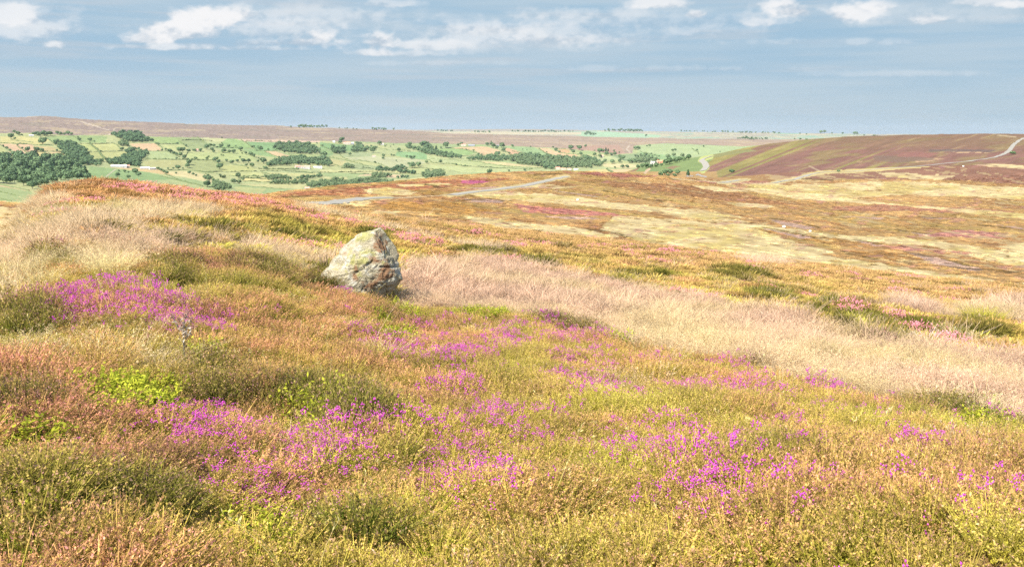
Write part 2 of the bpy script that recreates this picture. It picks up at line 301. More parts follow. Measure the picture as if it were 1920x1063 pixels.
def paint(u, v, x, y, d, lay):
    n = len(u); col = np.zeros((n, 3))
    jit = np.interp(d, [0, 60, 200, 900, 2000, 9000], [10, 8, 3.6, 2.4, .5, .4])
    # ragged edges
    uu = u+jit*2.6*fbm(u/16., v/4., 41, 3); vv = v+jit*.75*fbm(u/22., v/5., 43, 3)
    # --- near slope: litter and moss between the plants
    N = lay < 7.3
    b = fbm(x/1.3, y/1.3, 5, 3)[:, None]
    base = C(176,140,88)*(1+.3*b)
    col[:] = base
    # --- middle moor
    M = (lay >= 7.0) & (lay < 14)
    s1 = fbm(u/70., (v-.17*u)/5.5, 51, 4); s2 = fbm(u/22., (v-.12*u)/3.0, 52, 3); s3 = fbm(x/9., y/9., 53, 3)
    kk_ = sstep(-.25, .35, s1)[:, None]; mo = (C(186,142,94)*kk_+C(208,168,108)*(1-kk_))*(1+.16*s2+.10*s3)[:, None]; kg = (sstep(.1, .5, fbm(u/120., (v-.15*u)/9., 54, 3))*.4)[:, None]; mo = mo*(1-kg)+C(176,160,86)*kg
    mo = mo*(1+.22*sstep(0,.4,fbm(u/140.,v/18.,57,2)))[:,None]
    col[M] = mo[M]
    def put(mask, c, amt=1.0):
        col[mask] = col[mask]*(1-amt)+np.asarray(c)*amt
    mz = M & (lay < 11.6)
    for P, c in PURP:
        m = mz & inpoly(uu, vv, P); put(m, C(*c)*(1+.2*s2[m]+.16*s3[m])[:, None], .85)
    strawn = (s2+.5*s3+.35*fbm(u/9., v/2.2, 58, 2)) > -.62
    for P in STRAW:
        m = mz & inpoly(uu, vv, P) & strawn
        g = sstep(.05, .5, fbm(u/60., v/9., 59, 2))[m][:, None]
        put(m, (C(255,230,168)*(1-g)+C(236,212,134)*g)*(1+.16*s2[m]+.2*s3[m])[:, None], (.66+.3*sstep(-.3,.1,s2+.6*s3))[m][:, None])
    m = mz & (u > 1180) & (s1+.4*s2 > .33); put(m, C(230,204,144)*(1+.1*s3[m])[:, None], .6)
    m = mz & (u <= 1180) & (s2 > .42); put(m, C(232,200,128), .6)
    m = mz & (fbm(u/30., v/5., 61, 3) > .47); put(m, C(202,142,134), .45)
    for P in BURN:
        m = mz & inpoly(u+(uu-u)*.4, v+(vv-v)*.25, P); put(m, C(208,174,156)*(1+.1*s2[m])[:, None], .85)
    for L in STEPSHADE:  # shade of the heather bank steps, painted in as thin dark heather-brown lines
        m = mz & (polydist(uu, v+(vv-v)*.3, L, 1.6) < 1.9+1.5*s2); put(m, C(112,92,52), .7)
    for L in ROADS:
        dd = polydist(u, v, L, 2.6); dd = dd+4*fbm(u/7., v/2., 66, 2)
        m = mz & (dd < 9); put(m, C(242,220,156)*(1+.12*s2[m])[:, None], .9)
        m = M & (lay >= 11) & (dd < 8); put(m, C(240,216,140)*(1+.12*s2[m])[:, None], .8)
    # --- the big hill
    H = (lay >= 11.15) & (lay < 14.2)
    hs = fbm((u*.88+v*1.9)/95., (v+.40*u)/7.5, 71, 4); hs2 = fbm(u/26., (v+.3*u)/3.4, 72, 3)
    hl = C(170,126,108)*(1+.22*hs2+.15*fbm(x/14., y/14., 73, 3))[:, None]
    ol = C(182,172,98)*(1+.2*hs2+.15*fbm(x/14., y/14., 73, 3))[:, None]
    up = C(168,138,100)*(1+.2*hs2+.12*fbm(x/14., y/14., 73, 3))[:, None]
    wl = (1-sstep(1540, 1760, u+2.0*(290-v)))*.9
    k = np.clip(np.maximum(sstep(-.12, .28, hs)*wl, .45*sstep(.0, .4, fbm(u/55., (v+.1*u)/5., 74, 3))*(v < 312)), 0, 1)[:, None]
    hc = hl*(1-k)+ol*k
    wl2 = 0; k2 = (.6*sstep(286, 270, v+6*hs2)*sstep(1480, 1580, u))[:, None]; hc = hc*(1-k2)+up*k2
    k3 = (.55*sstep(.2,.5,hs2)*sstep(-.05,.2,hs))[:, None]; hc = hc*(1-k3)+C(204,182,118)*k3
    col[H] = hc[H]
    P = [(1190,326),(1200,312),(1250,302),(1320,290),(1340,296),(1322,309),(1325,318),(1290,325),(1240,330)]
    m = H & inpoly(u+(uu-u)*.5, vv, P); put(m, C(158,178,112)*(1+.14*hs2[m])[:, None])
    m = H & inpoly(uu, vv, [(1245,315),(1262,311),(1276,312),(1262,317)]); put(m, C(178,150,112))
    m = H & inpoly(uu, vv, [(1315,292),(1400,280),(1420,283),(1330,297)]); put(m, C(172,168,110))
    m = H & (u < 1345) & (v > 322); put(m, C(214,176,116)*(1+.2*hs2[m])[:, None])
    m = H & (polydist(u, v, SPURROAD, 1.) < 5+2*hs2); put(m, C(222,226,140))
    m = H & (polydist(u, v, [(1209,326),(1212,321),(1218,317)], 1.) < 2.2); put(m, C(238,206,168))
    for P in [[(1720,300),(1745,297),(1770,299),(1740,303),(1715,305)],[(1770,283),(1830,284),(1860,287),(1800,288)],[(1605,303),(1618,301),(1612,306)]]:
        m = H & inpoly(uu, vv, P) & (hs2 > -.2); put(m, C(232,192,146))
    for P, c in [([(1640,292),(1730,292),(1760,300),(1680,305),(1640,300)],(158,132,110)),([(1690,286),(1760,288),(1740,296),(1680,294)],(184,130,114)),([(1740,280),(1880,281),(1860,285),(1740,285)],(140,120,110))]:
        m = H & inpoly(uu, vv, P); put(m, C(*c), .8)
    # --- dale
    Dm = (lay >= 13.9) & (lay < 17.9)
    dn = fbm(x/120., y/120., 81, 3); dn2 = fbm(x/28., y/28., 82, 3)
    vor = fbm(x/420., y/420., 83, 1)
    dc = (DC(*G1)*(1+.0*vor)[:, None])*(1+.08*dn+.07*dn2)[:, None]
    dc = dc*np.where((vor > .2)[:, None], np.array([1.08,1.03,1.0]), np.where((vor < -.25)[:, None], np.array([.85,.95,.9]), 1.0))
    col[Dm] = dc[Dm]
    for P, c in FIELDS:
        m = Dm & inpoly(u, v+.25*fbm(u/5., v, 85, 2), P); put(m, DC(*c)*(1+.08*dn[m]+.08*dn2[m])[:, None], .94)
    ed = np.interp(u, [p[0] for p in MOOREDGE], [p[1] for p in MOOREDGE])
    FM = (lay >= 14.5) & (lay < 19.2) & (v < ed+.5*fbm(u/9., v, 88, 2))
    f1 = fbm(u/60., (v-.03*u)/2.6, 91, 3); f2 = fbm(u/22., v/1.6, 92, 3)
    fc = C(188,166,148)*(1+.10*f1+.07*f2)[:, None]
    k = sstep(400, 1150, u)[:, None]; fc = fc*(1-k)+C(206,180,152)*(1+.12*f1+.1*f2)[:, None]*k
    col[FM] = fc[FM]
    m = FM & (f1 > .35); put(m, C(224,202,158), .6)
    m = FM & (f1 < -.38); put(m, C(176,166,140), .5)
    m = FM & inpoly(uu, v, [(1060,275),(1160,272),(1175,290),(1130,287),(1090,283)]); put(m, C(214,172,146), .7)
    # --- far plateau
    PF = (lay >= 17.95)
    ft = fbm(u/46., v/1.15, 95, 2); f3 = fbm(u/19., v/1., 96, 2)
    pc = np.where((ft > .22)[:, None], C(186,214,180), np.where((ft < -.15)[:, None], C(208,198,172), C(226,218,178)))*(1+.06*f3)[:, None]
    pc = np.where(((v < 246.5) & (u < 1100))[:, None], C(206,194,172), pc)
    col[PF] = pc[PF]
    m = PF & inpoly(u, v, [(1055,250),(1140,247),(1240,254),(1235,258),(1100,257)]); put(m, C(200,232,184))
    m = PF & inpoly(u, v, [(820,247),(1090,248),(1090,253),(860,252)]); put(m, C(240,226,184))
    for L, ly in TRACKS:
        m = ((M | H) if ly == 'M' else Dm | FM) & (polydist(u, v, L, 1.5) < (1.6 if ly == 'M' else 1.1)); put(m, C(238,216,170) if ly == 'M' else C(244,224,196), .6 if ly == 'M' else .85)
    return np.clip(col, .005, .9)
# ------------------------------------------------------------------ the ground sheet
def ground_material():
    m, t, out = material('heath_and_pasture')
    a = t.node('ShaderNodeVertexColor', layer_name='col'); tc = t.node('ShaderNodeTexCoord'); P = tc.outputs['Object']
    cd = t.node('ShaderNodeNewGeometry')
    n1 = t.noise(P, 1.6, 6, .65); n2 = t.noise(P, .22, 4, .6); n3 = t.noise(P, .035, 4, .6)
    k = t.math('MULTIPLY', t.ramp(n1, .25, .75, .72, 1.28), t.ramp(n2, .25, .75, .84, 1.16))
    k = t.math('MULTIPLY', k, t.ramp(n3, .3, .7, .94, 1.06))
    vm = t.node('ShaderNodeVectorMath', operation='SCALE'); t.l.new(a.outputs[0], vm.inputs[0]); t.l.new(k, vm.inputs['Scale'])
    h = t.math('ADD', t.math('MULTIPLY', n1, .35), t.math('MULTIPLY', n2, 1.4))
    principled(t, out, vm.outputs[0], .95, .08, h, .55, .55)
    return m
azs = np.concatenate([np.linspace(-1.12, -.67, 24)[:-1], np.arctan(np.linspace(math.tan(-.67), math.tan(.67), 1320)), np.linspace(.67, 1.12, 24)[1:]])
NA = len(azs); Dg = np.zeros((0, NA)); LG = np.zeros((0, NA))
for k in range(NK-1):
    a = np.interp(azs, AZT, Dk[k]); b = np.interp(azs, AZT, Dk[k+1]); n = ROWS[k]
    s = np.linspace(0, 1, n+1)[:-1] if k < NK-2 else np.linspace(0, 1, n+1)
    lin_ = a+(b-a)*s[:, None]; geo = a*(b/a)**s[:, None]
    Dg = np.vstack([Dg, .3*lin_+.7*geo])
A = np.broadcast_to(azs, Dg.shape)
X = (Dg*np.sin(A)).ravel(); Y = (Dg*np.cos(A)).ravel(); DD = Dg.ravel()
zz, lay = Hraw(A.ravel(), DD); Z = zz+relief(X, Y, DD)
uu_, vv_ = project(X, Y, Z)
cols = paint(uu_, vv_, X, Y, DD, lay)
nr = Dg.shape[0]
ii = (np.arange(nr-1)[:, None]*NA+np.arange(NA-1)[None, :]).ravel()
Q = np.stack([ii, ii+1, ii+NA+1, ii+NA], 1)
ground = mesh_np('ground', np.stack([X, Y, Z], 1), Q, ground_material(), cols=cols, smooth=True)
tag(ground, 'rolling moorland and green dale pasture under the whole view', 'ground', kind='structure')
# apron behind and under the viewpoint
del X, Y, Z, DD, zz, lay, uu_, vv_, cols, Q, ii, A, Dg
# ------------------------------------------------------------------ roads
def ribbon(name, pts, width, lift, mat, step):
    P = [np.array(p[:2]) for p in pts]; out = []
    for a, b in zip(P[:-1], P[1:]):
        n = max(1, int(np.linalg.norm(b-a)/step))
        for i in range(n): out.append(a+(b-a)*i/n)
    out.append(P[-1]); out = np.array(out)
    for _ in range(6): out[1:-1] = (out[:-2]+2*out[1:-1]+out[2:])/4
    tg = np.gradient(out, axis=0); tg /= np.linalg.norm(tg, axis=1)[:, None]+1e-9
    nm = np.stack([-tg[:, 1], tg[:, 0]], 1)
    zc = height(out[:, 0], out[:, 1]); V = []; m = 7
    zc = gsm(zc, 2) if len(zc) > 8 else zc
    for j in range(m):
        s = (j/(m-1)-.5)*width; p = out+nm*s
        z = height(p[:, 0], p[:, 1])+lift+.04*(1-abs(j-3)/3.)
        V.append(np.stack([p[:, 0], p[:, 1], z], 1))
    n = len(out); V = np.concatenate(V)
    Q = [(j*n+i, j*n+i+1, (j+1)*n+i+1, (j+1)*n+i) for j in range(m-1) for i in range(n-1)]
    return mesh_np(name, V, Q, mat, smooth=True)
m_road, t, out = material('worn_asphalt')
tc = t.node('ShaderNodeTexCoord'); n = t.noise(tc.outputs['Object'], .6, 5)
principled(t, out, t.mix(t.ramp(n, .3, .7), tuple(C(212,204,186)), tuple(C(228,220,200))), .9, .2)
rl = ['pale grey moorland road emerging behind the pink heather slope', 'grey lane climbing over the crest of the brown moor', 'short visible stretch of grey lane between pale grass verges below the hill', 'grey lane sweeping across the purple hill up to the skyline']
for L, lb in zip(ROADS, rl):
    pts = [locate(u, v, None, 100, 2000) for u, v in L]
    o = ribbon('road', pts, 5.2 if len(L) > 3 else 4.5, .10, m_road, 4); tag(o, lb, 'road', kind='structure')
pts = [locate(u, v, 'H') for u, v in SPURROAD]
o = ribbon('road', pts, 9, .5, m_road, 6); tag(o, 'bending grey lane at the foot of the purple hill beside the green spur', 'road', kind='structure')
# ------------------------------------------------------------------ trees, woods, hedges, farms of the dale
def foliage_material(name, dark, light):
    m, t, out = material(name)
    a = t.node('ShaderNodeVertexColor', layer_name='col'); oi = t.node('ShaderNodeObjectInfo')
    s = t.node('ShaderNodeSeparateColor'); t.l.new(a.outputs[0], s.inputs[0])
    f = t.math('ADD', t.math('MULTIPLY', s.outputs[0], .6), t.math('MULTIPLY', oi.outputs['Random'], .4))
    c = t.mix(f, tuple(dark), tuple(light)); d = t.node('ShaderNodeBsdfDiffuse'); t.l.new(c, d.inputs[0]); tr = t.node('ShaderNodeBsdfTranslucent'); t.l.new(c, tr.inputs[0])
    mx = t.node('ShaderNodeMixShader'); mx.inputs[0].default_value = .2; t.l.new(d.outputs[0], mx.inputs[1]); t.l.new(tr.outputs[0], mx.inputs[2]); t.l.new(mx.outputs[0], out.inputs[0]); return m
m_leaf = foliage_material('broadleaf_foliage', (.075,.125,.062), (.155,.22,.10)); m_pine = foliage_material('conifer_foliage', (.035,.07,.036), (.07,.11,.05))
m_wood = foliage_material('woodland_foliage', (.065,.115,.058), (.145,.205,.095)); m_scrub = foliage_material('alder_foliage', (.085,.13,.06), (.18,.23,.11)); m_hedge = foliage_material('hedge_foliage', (.075,.105,.045), (.15,.18,.08))
m_bark = simple('bark', (.12,.10,.08))
def crown_arrays(seed, conifer=False, n=420, lobes=7):
    """unit crown: 1 wide, about 1 tall, sitting at z 0.12 .. 1.1; solid heart with leaf clumps round it"""
    r = np.random.default_rng(seed); V = []; Q = []; Cc = []; k = 0
    if conifer: L = [(np.array([0, 0, .25+.16*i]), .34*(1-.17*i)) for i in range(5)]
    else:
        L = [(np.array([0, 0, .55]), .38)]
        for i in range(lobes):
            a = 6.283*i/lobes+r.uniform(-.4, .4); q = r.uniform(.18, .32); L.append((np.array([q*math.cos(a), q*math.sin(a), r.uniform(.34, .78)]), r.uniform(.16, .27)))
    for c, R in L:      # hearts
        for i in range(5):
            for j in range(3):
                pass
        nn = 6; ring = []
        for th in np.linspace(.35, 2.8, 4):
            for ph in range(nn):
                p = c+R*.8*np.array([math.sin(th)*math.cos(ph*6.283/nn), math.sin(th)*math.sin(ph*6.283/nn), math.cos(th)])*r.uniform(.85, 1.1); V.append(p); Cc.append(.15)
        for a in range(3):
            for b in range(nn): Q.append((k+a*nn+b, k+(a+1)*nn+b, k+(a+1)*nn+(b+1) % nn, k+a*nn+(b+1) % nn))
        k += 4*nn
    w = np.array([R*R for _, R in L]); w /= w.sum()
    for i in range(n):
        c, R = L[r.choice(len(L), p=w)]; d = r.normal(size=3); d /= np.linalg.norm(d)
        if d[2] < -.5: d[2] *= -.6
        p = c+d*R*r.uniform(.82, 1.16); s = r.uniform(.035, .075); t1 = np.cross(d+r.normal(size=3)*.5, r.normal(size=3)); t1 /= np.linalg.norm(t1)+1e-9; t2 = np.cross(d, t1)+r.normal(size=3)*.3
        b = r.uniform(.1, 1)
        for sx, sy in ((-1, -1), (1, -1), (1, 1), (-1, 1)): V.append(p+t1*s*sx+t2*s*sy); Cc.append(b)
        Q.append((k, k+1, k+2, k+3)); k += 4
    Cc = np.array(Cc); return np.array(V), np.array(Q), np.stack([Cc, Cc, Cc], 1)
CR = [crown_arrays(i+1) for i in range(5)]; CRC = [crown_arrays(20+i, True, 300) for i in range(2)]; CRS = [crown_arrays(40+i, n=130, lobes=5) for i in range(4)]
def trunk_arrays():
    V = []; Q = []; n = 7; zs = [(-.1,.045),(0,.032),(.2,.025),(.42,.02),(.62,.01)]
    for z, r in zs:
        for i in range(n): V.append((r*math.cos(i*6.283/n)+.01*math.sin(z*9), r*math.sin(i*6.283/n), z))
    for a in range(len(zs)-1):
        for b in range(n): Q.append((a*n+b, a*n+(b+1) % n, (a+1)*n+(b+1) % n, (a+1)*n+b))
    k = len(V)
    for q in range(4):
        a = q*1.57+.3; p0 = np.array([0, 0, .3+.05*q]); p1 = p0+np.array([.2*math.cos(a), .2*math.sin(a), .2])
        for p, r in ((p0, .014), (p1, .005)):
            for i in range(4): V.append(p+[r*math.cos(i*1.57), r*math.sin(i*1.57), 0])
        for i in range(4): Q.append((k+i, k+(i+1) % 4, k+4+(i+1) % 4, k+4+i))
        k += 8
    return np.array(V), np.array(Q)
PROTO = {}
for nm, arrs, mt in (('broad', CR, m_leaf), ('conifer', CRC, m_pine), ('grey', CR[:3], m_scrub)):
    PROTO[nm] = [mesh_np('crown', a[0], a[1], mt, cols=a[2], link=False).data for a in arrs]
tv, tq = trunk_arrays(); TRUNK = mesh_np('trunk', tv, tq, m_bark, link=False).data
LM = [((223,312),'the long white barn'),((285,316),'the low cream farm buildings'),((372,282),'the small pink roofed cottage'),((565,313),'the white farmhouse'),((552,283),'the dark oblong plantation'),((668,271),'the long pink farm under the moor edge'),
 ((702,294),'the little white house in the pale pasture'),((870,273),'the pink and grey hilltop farm'),((140,292),'the steep dark wood'),((250,260),'the wood under the moor edge'),((80,325),'the big near wood'),((1062,317),'the village in the trees'),
 ((1235,306),'the red roofed farm on the green spur'),((1175,280),'the white zigzag track'),((577,355),'the cottage at the foot of the moor'),((270,274),'the tan stubble field'),((30,277),'the tan field by the pale walls'),((905,282),'the tan hilltop field'),((1040,286),'the curved tan field'),
 ((1290,280),'the bright green hill pasture'),((635,284),'the two clumped copses'),((460,300),'the upper round tree pastures'),((470,340),'the pale valley hayfields'),((720,327),'the tan strip by the river trees'),((1000,306),'the long riverside wood'),((700,340),'the grey alders'),
 ((840,315),'the long hedged strips'),((160,277),'the pale green walled field'),((395,320),'the olive pasture with its hedge'),((350,340),'the pale meadow below the cream farm'),((795,285),'the tongue of trees under the moor'),((1160,308),'the cream field past the woods'),((745,300),'the wide pale pasture'),
 ((420,268),'the walled field touching the moor'),((1130,254),'the far mint green field'),((1550,255),'the skyline fields above the hill'),((1372,324),'the lone bush below the hill'),((340,262),'the green fields under the moor'),((510,274),'the deep green field above the plantation'),((80,270),'the olive field under the pale tree line')]
def where(u, v):
    best = sorted(LM, key=lambda q: math.hypot(q[0][0]-u, 2.2*(q[0][1]-v)))
    (a, b), nm = best[0]; dv = (v-b)*2.2; du = u-a; q = math.hypot(du, dv)
    near = 'close' if q < 16 else ('a little way' if q < 38 else 'well')
    rel = ('uphill from' if dv < 0 else 'downhill from') if abs(dv) > abs(du)*.7 else 'across from'
    if q < 9: return 'up against '+nm
    if rel == 'across from': return {'close': 'close beside', 'a little way': 'level with', 'well': 'well beside'}[near]+' '+nm
    return near+' '+rel+' '+nm
REG = {}; FIX = []
def reg(o, desc, u, v, cat, grp):
    lb = desc+' '+where(u, v); REG.setdefault((lb, cat), []).append((o, grp, u))
def flush_labels():
    for (lb, cat), L in REG.items():
        g = L[0][1] if len(L) == 1 else L[0][1]+' '+' '.join(lb.split()[-6:])
        for o, grp, u in L: tag(o, ' '.join(lb.split()[:16]), cat, g)
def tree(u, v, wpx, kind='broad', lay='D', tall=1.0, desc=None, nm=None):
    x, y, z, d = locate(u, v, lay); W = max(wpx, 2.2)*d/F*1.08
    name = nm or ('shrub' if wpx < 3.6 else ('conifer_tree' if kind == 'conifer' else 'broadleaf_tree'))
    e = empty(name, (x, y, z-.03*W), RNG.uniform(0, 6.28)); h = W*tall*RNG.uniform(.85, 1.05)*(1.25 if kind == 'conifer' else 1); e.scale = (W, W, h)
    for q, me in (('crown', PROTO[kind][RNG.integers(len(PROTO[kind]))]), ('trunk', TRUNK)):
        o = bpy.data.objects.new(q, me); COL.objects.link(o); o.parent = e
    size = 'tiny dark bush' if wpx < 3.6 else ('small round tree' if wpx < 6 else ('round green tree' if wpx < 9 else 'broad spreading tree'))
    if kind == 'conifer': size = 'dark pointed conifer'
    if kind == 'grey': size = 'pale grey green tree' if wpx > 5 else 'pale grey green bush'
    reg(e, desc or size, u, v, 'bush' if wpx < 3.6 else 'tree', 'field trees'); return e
T0 = """21,261,9 34,254,7 27,250,6 28,262,4 41,255,3 80,272,13 52,285,8 60,290,6 70,285,9 79,285,7 42,280,4 33,274,3 107,284,4 132,270,7 149,265,6 169,265,7 146,259,3 6,276,4 13,280,5 19,284,4 27,289,4 30,292,3 114,298,4 120,292,8 177,267,3 183,281,3 189,285,3
63,254,6 69,254,7 75,256,8 82,255,8 88,256,9 95,255,7 108,253,6 114,254,6 121,254,5 128,254,7 134,254,5 229,283,7 239,275,7 225,272,5 236,285,5 245,288,11 253,282,6 260,282,5 296,284,3 304,284,4 311,282,4 297,273,4 293,271,3 319,287,8 326,290,6 331,292,6 338,294,7 346,298,7 336,286,9 343,286,9 349,276,5 354,286,7 362,284,4 366,285,5 376,285,6 388,280,9 394,276,7 398,284,6 333,271,4 331,299,4 353,300,3 361,300,3 367,300,6 388,300,5 391,296,4 352,315,8 355,309,9 334,318,9 315,318,4 325,318,4 343,317,3 296,319,6 302,322,6 308,325,6 313,327,6 254,327,10 260,331,9 241,335,7 221,332,8 223,323,4 234,324,5 241,325,4 355,327,6 362,329,5 368,331,4 330,327,4 384,336,8 392,339,8 400,341,6 389,351,13
401,276,6 415,277,8 429,277,6 442,275,3 451,283,8 472,277,4 476,277,4 488,283,9 503,282,4 541,270,4 594,270,3 420,287,9 430,288,7 438,288,8 401,287,5 415,292,3 419,293,3 454,289,3 461,290,5 470,292,8 476,295,6 485,298,3 450,297,4 404,303,9 410,307,7 412,318,12 425,304,5 435,308,8 445,305,6 457,306,8 466,306,8 473,314,9 484,305,5 494,307,12 498,319,8 462,312,5 465,317,3 523,297,4 530,297,5 566,298,4 584,297,3 416,270,3 416,260,3
605,275,4 616,280,3 609,294,9 602,292,5 648,275,3 656,292,6 641,266,9 638,270,7 670,272,7 676,272,6 712,272,8 768,275,8 748,285,8 696,276,4 707,277,3 722,276,3 738,273,2 700,287,13 719,295,6 718,299,5 734,293,4 739,293,4 763,296,5 770,298,6 776,298,6 703,306,4 743,303,3 767,310,6 774,315,11 785,312,10 800,307,6 762,318,5 681,314,3 644,275,3 724,273,2 732,276,2 765,284,2 768,284,2 790,287,2
836,278,11 827,279,4 859,274,5 865,273,6 914,274,7 921,273,6 925,278,9 932,280,7 941,278,10 961,276,5 944,285,7 955,289,4 897,291,5 903,291,3 888,284,4 874,282,3 879,282,2 932,294,11 993,293,8 826,307,7 855,310,4 872,312,3 918,327,10 954,322,4 984,321,5 995,277,3 980,281,2 988,282,2 948,327,4 931,326,3
1042,284,7 1049,287,5 1037,278,4 1025,287,3 1025,291,3 1070,281,10 1075,288,7 1087,282,9 1098,277,5 1082,276,3 1115,284,3 1124,288,10 1130,286,7 1151,285,4 1161,287,3 1138,292,9 1146,292,6 1153,292,8 1125,296,7 1115,293,7 1089,292,7 1098,301,11 1107,300,7 1114,303,9 1120,305,6 1162,297,7 1168,300,8 1135,304,6 1131,307,6 1148,307,9 1162,305,7 1180,306,8 1167,316,8 1176,316,7 1190,306,6 1153,316,4 1213,275,3 1218,275,5 1191,281,7 1197,281,7 1261,285,5 1266,284,5 1307,283,4 1221,290,3 1228,292,3 1236,294,3 1319,276,3 1350,286,2"""
for q in T0.split():
    u, v, w = [float(a) for a in q.split(',')]; tree(u, v, w, 'broad', 'D')
for q in "439,345,10 449,345,8 447,335,10 456,339,5 413,331,5 421,334,4 510,338,8 577,333,4 516,345,3 430,347,3".split():
    u, v, w = [float(a) for a in q.split(',')]; tree(u, v, w, 'grey', 'D')
for q in "1136,285,5 1140,284,4 1230,309,4 818,285,8 921,271,4 121,298,4 60,291,5".split():
    u, v, w = [float(a) for a in q.split(',')]; tree(u, v, w, 'conifer', 'D', 1.3)
for q in "1196,317,8 1204,316,9 1212,316,12 1220,315,8 1231,314,8 1240,312,6 1248,310,11 1255,309,14 1266,306,10 1274,304,10 1282,302,9 1291,300,11 1238,331,9 1246,329,11 1256,328,10 1265,332,7 1270,328,9 1252,331,6".split():
    u, v, w = [float(a) for a in q.split(',')]; tree(u, v, w, 'broad', 'H', desc='dark spur tree')
tree(1290, 330, 8, 'conifer', 'H', 1.2, 'lone dark pointed tree'); tree(1229, 313, 5, 'conifer', 'H', 1.7, 'slim dark conifer')
for q in "1252,298,9 1263,294,8 1279,296,8".split():
    u, v, w = [float(a) for a in q.split(',')]; tree(u, v, w, 'grey', 'D', desc='bluish tree')
for u, v, w, ds in ((1372,325,10,'rounded green bush alone at the foot of the purple hill'),(1572,323,6,'low green bush by the hill road'),(1898,290,9,'green roadside bush where the lane climbs')):
    e = tree(u, v, w, 'broad', 'H', .7, ds, 'shrub'); FIX.append((e, ds))
for q in "1539,251,6 1546,250,6 1580,252,4 1602,253,6 1606,253,5 1620,255,3 1500,252,3 1512,253,3 1560,252,3 1490,262,3 1500,266,4 1512,266,4 1527,267,4 1640,256,3 1450,250,3 1460,251,3".split():
    u, v, w = [float(a) for a in q.split(',')]; tree(u, v, w, 'broad', 'F')
# --- woods
def wood(poly, step, wpx, mat, label, lay='D', sets=CRS, name='wood', kind='stuff', tall=1.0, jit=.35):
    xs = [p[0] for p in poly]; ys = [p[1] for p in poly]; V = []; Q = []; Cc = []; k = 0
    for v in np.arange(min(ys)+step*.2, max(ys)+step*.5, step*.46):
        for u in np.arange(min(xs)-step/2, max(xs)+step/2, step):
            a = u+RNG.uniform(-jit, jit)*step*1.2; b = v+RNG.uniform(-jit, jit)*step*.5
            if not inpoly_(np.array([a]), np.array([b]), poly)[0]: continue
            x, y, z, d = locate(a, b, lay); W = wpx*RNG.uniform(.75, 1.25)*d/F; A = sets[RNG.integers(len(sets))]; an = RNG.uniform(0, 6.28); ca, sa = math.cos(an), math.sin(an)
            P = A[0]*[W, W, W*tall*RNG.uniform(.85, 1.15)]; P = np.stack([P[:, 0]*ca-P[:, 1]*sa+x, P[:, 0]*sa+P[:, 1]*ca+y, P[:, 2]+z-.08*W], 1)
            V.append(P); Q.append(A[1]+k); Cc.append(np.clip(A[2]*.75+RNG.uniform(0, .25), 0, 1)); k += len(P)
    if not V: return
    o = mesh_np(name, np.vstack(V), np.vstack(Q), mat, cols=np.vstack(Cc)); tag(o, label, 'wood', kind=kind); return o
# the big near wood: its crowns can be told apart, so each tree stands alone
NW = [(-40,299),(12,296),(30,296),(60,295),(90,299),(115,302),(138,312),(160,326),(172,335),(168,342),(110,342),(62,356),(40,349),(0,346),(-40,346)]
nw = []
for v in np.arange(300, 356, 6.2):
    for u in np.arange(-36, 172, 10.5):
        a = u+RNG.uniform(-4, 4); b = v+RNG.uniform(-2, 2)
        if inpoly_(np.array([a]), np.array([b]), NW)[0]:
            e = tree(a, b, RNG.uniform(11, 17.5), 'broad' if RNG.uniform() < .88 else 'conifer', 'D', 1.0, nm='woodland_tree'); nw.append((e, a, b))
for L in REG.values(): L[:] = [q for q in L if q[0].name.split('.')[0] != 'woodland_tree']
for k_ in [k for k, L in REG.items() if not L]: del REG[k_]
for e, a, b in nw:
    z_ = 'along the top edge of' if b < 306 else ('along the foot of' if b > 336 else 'deep inside'); tag(e, 'crowded dark tree '+z_+' the big wood behind the grassy mound', 'tree', 'trees of the big near wood '+z_)
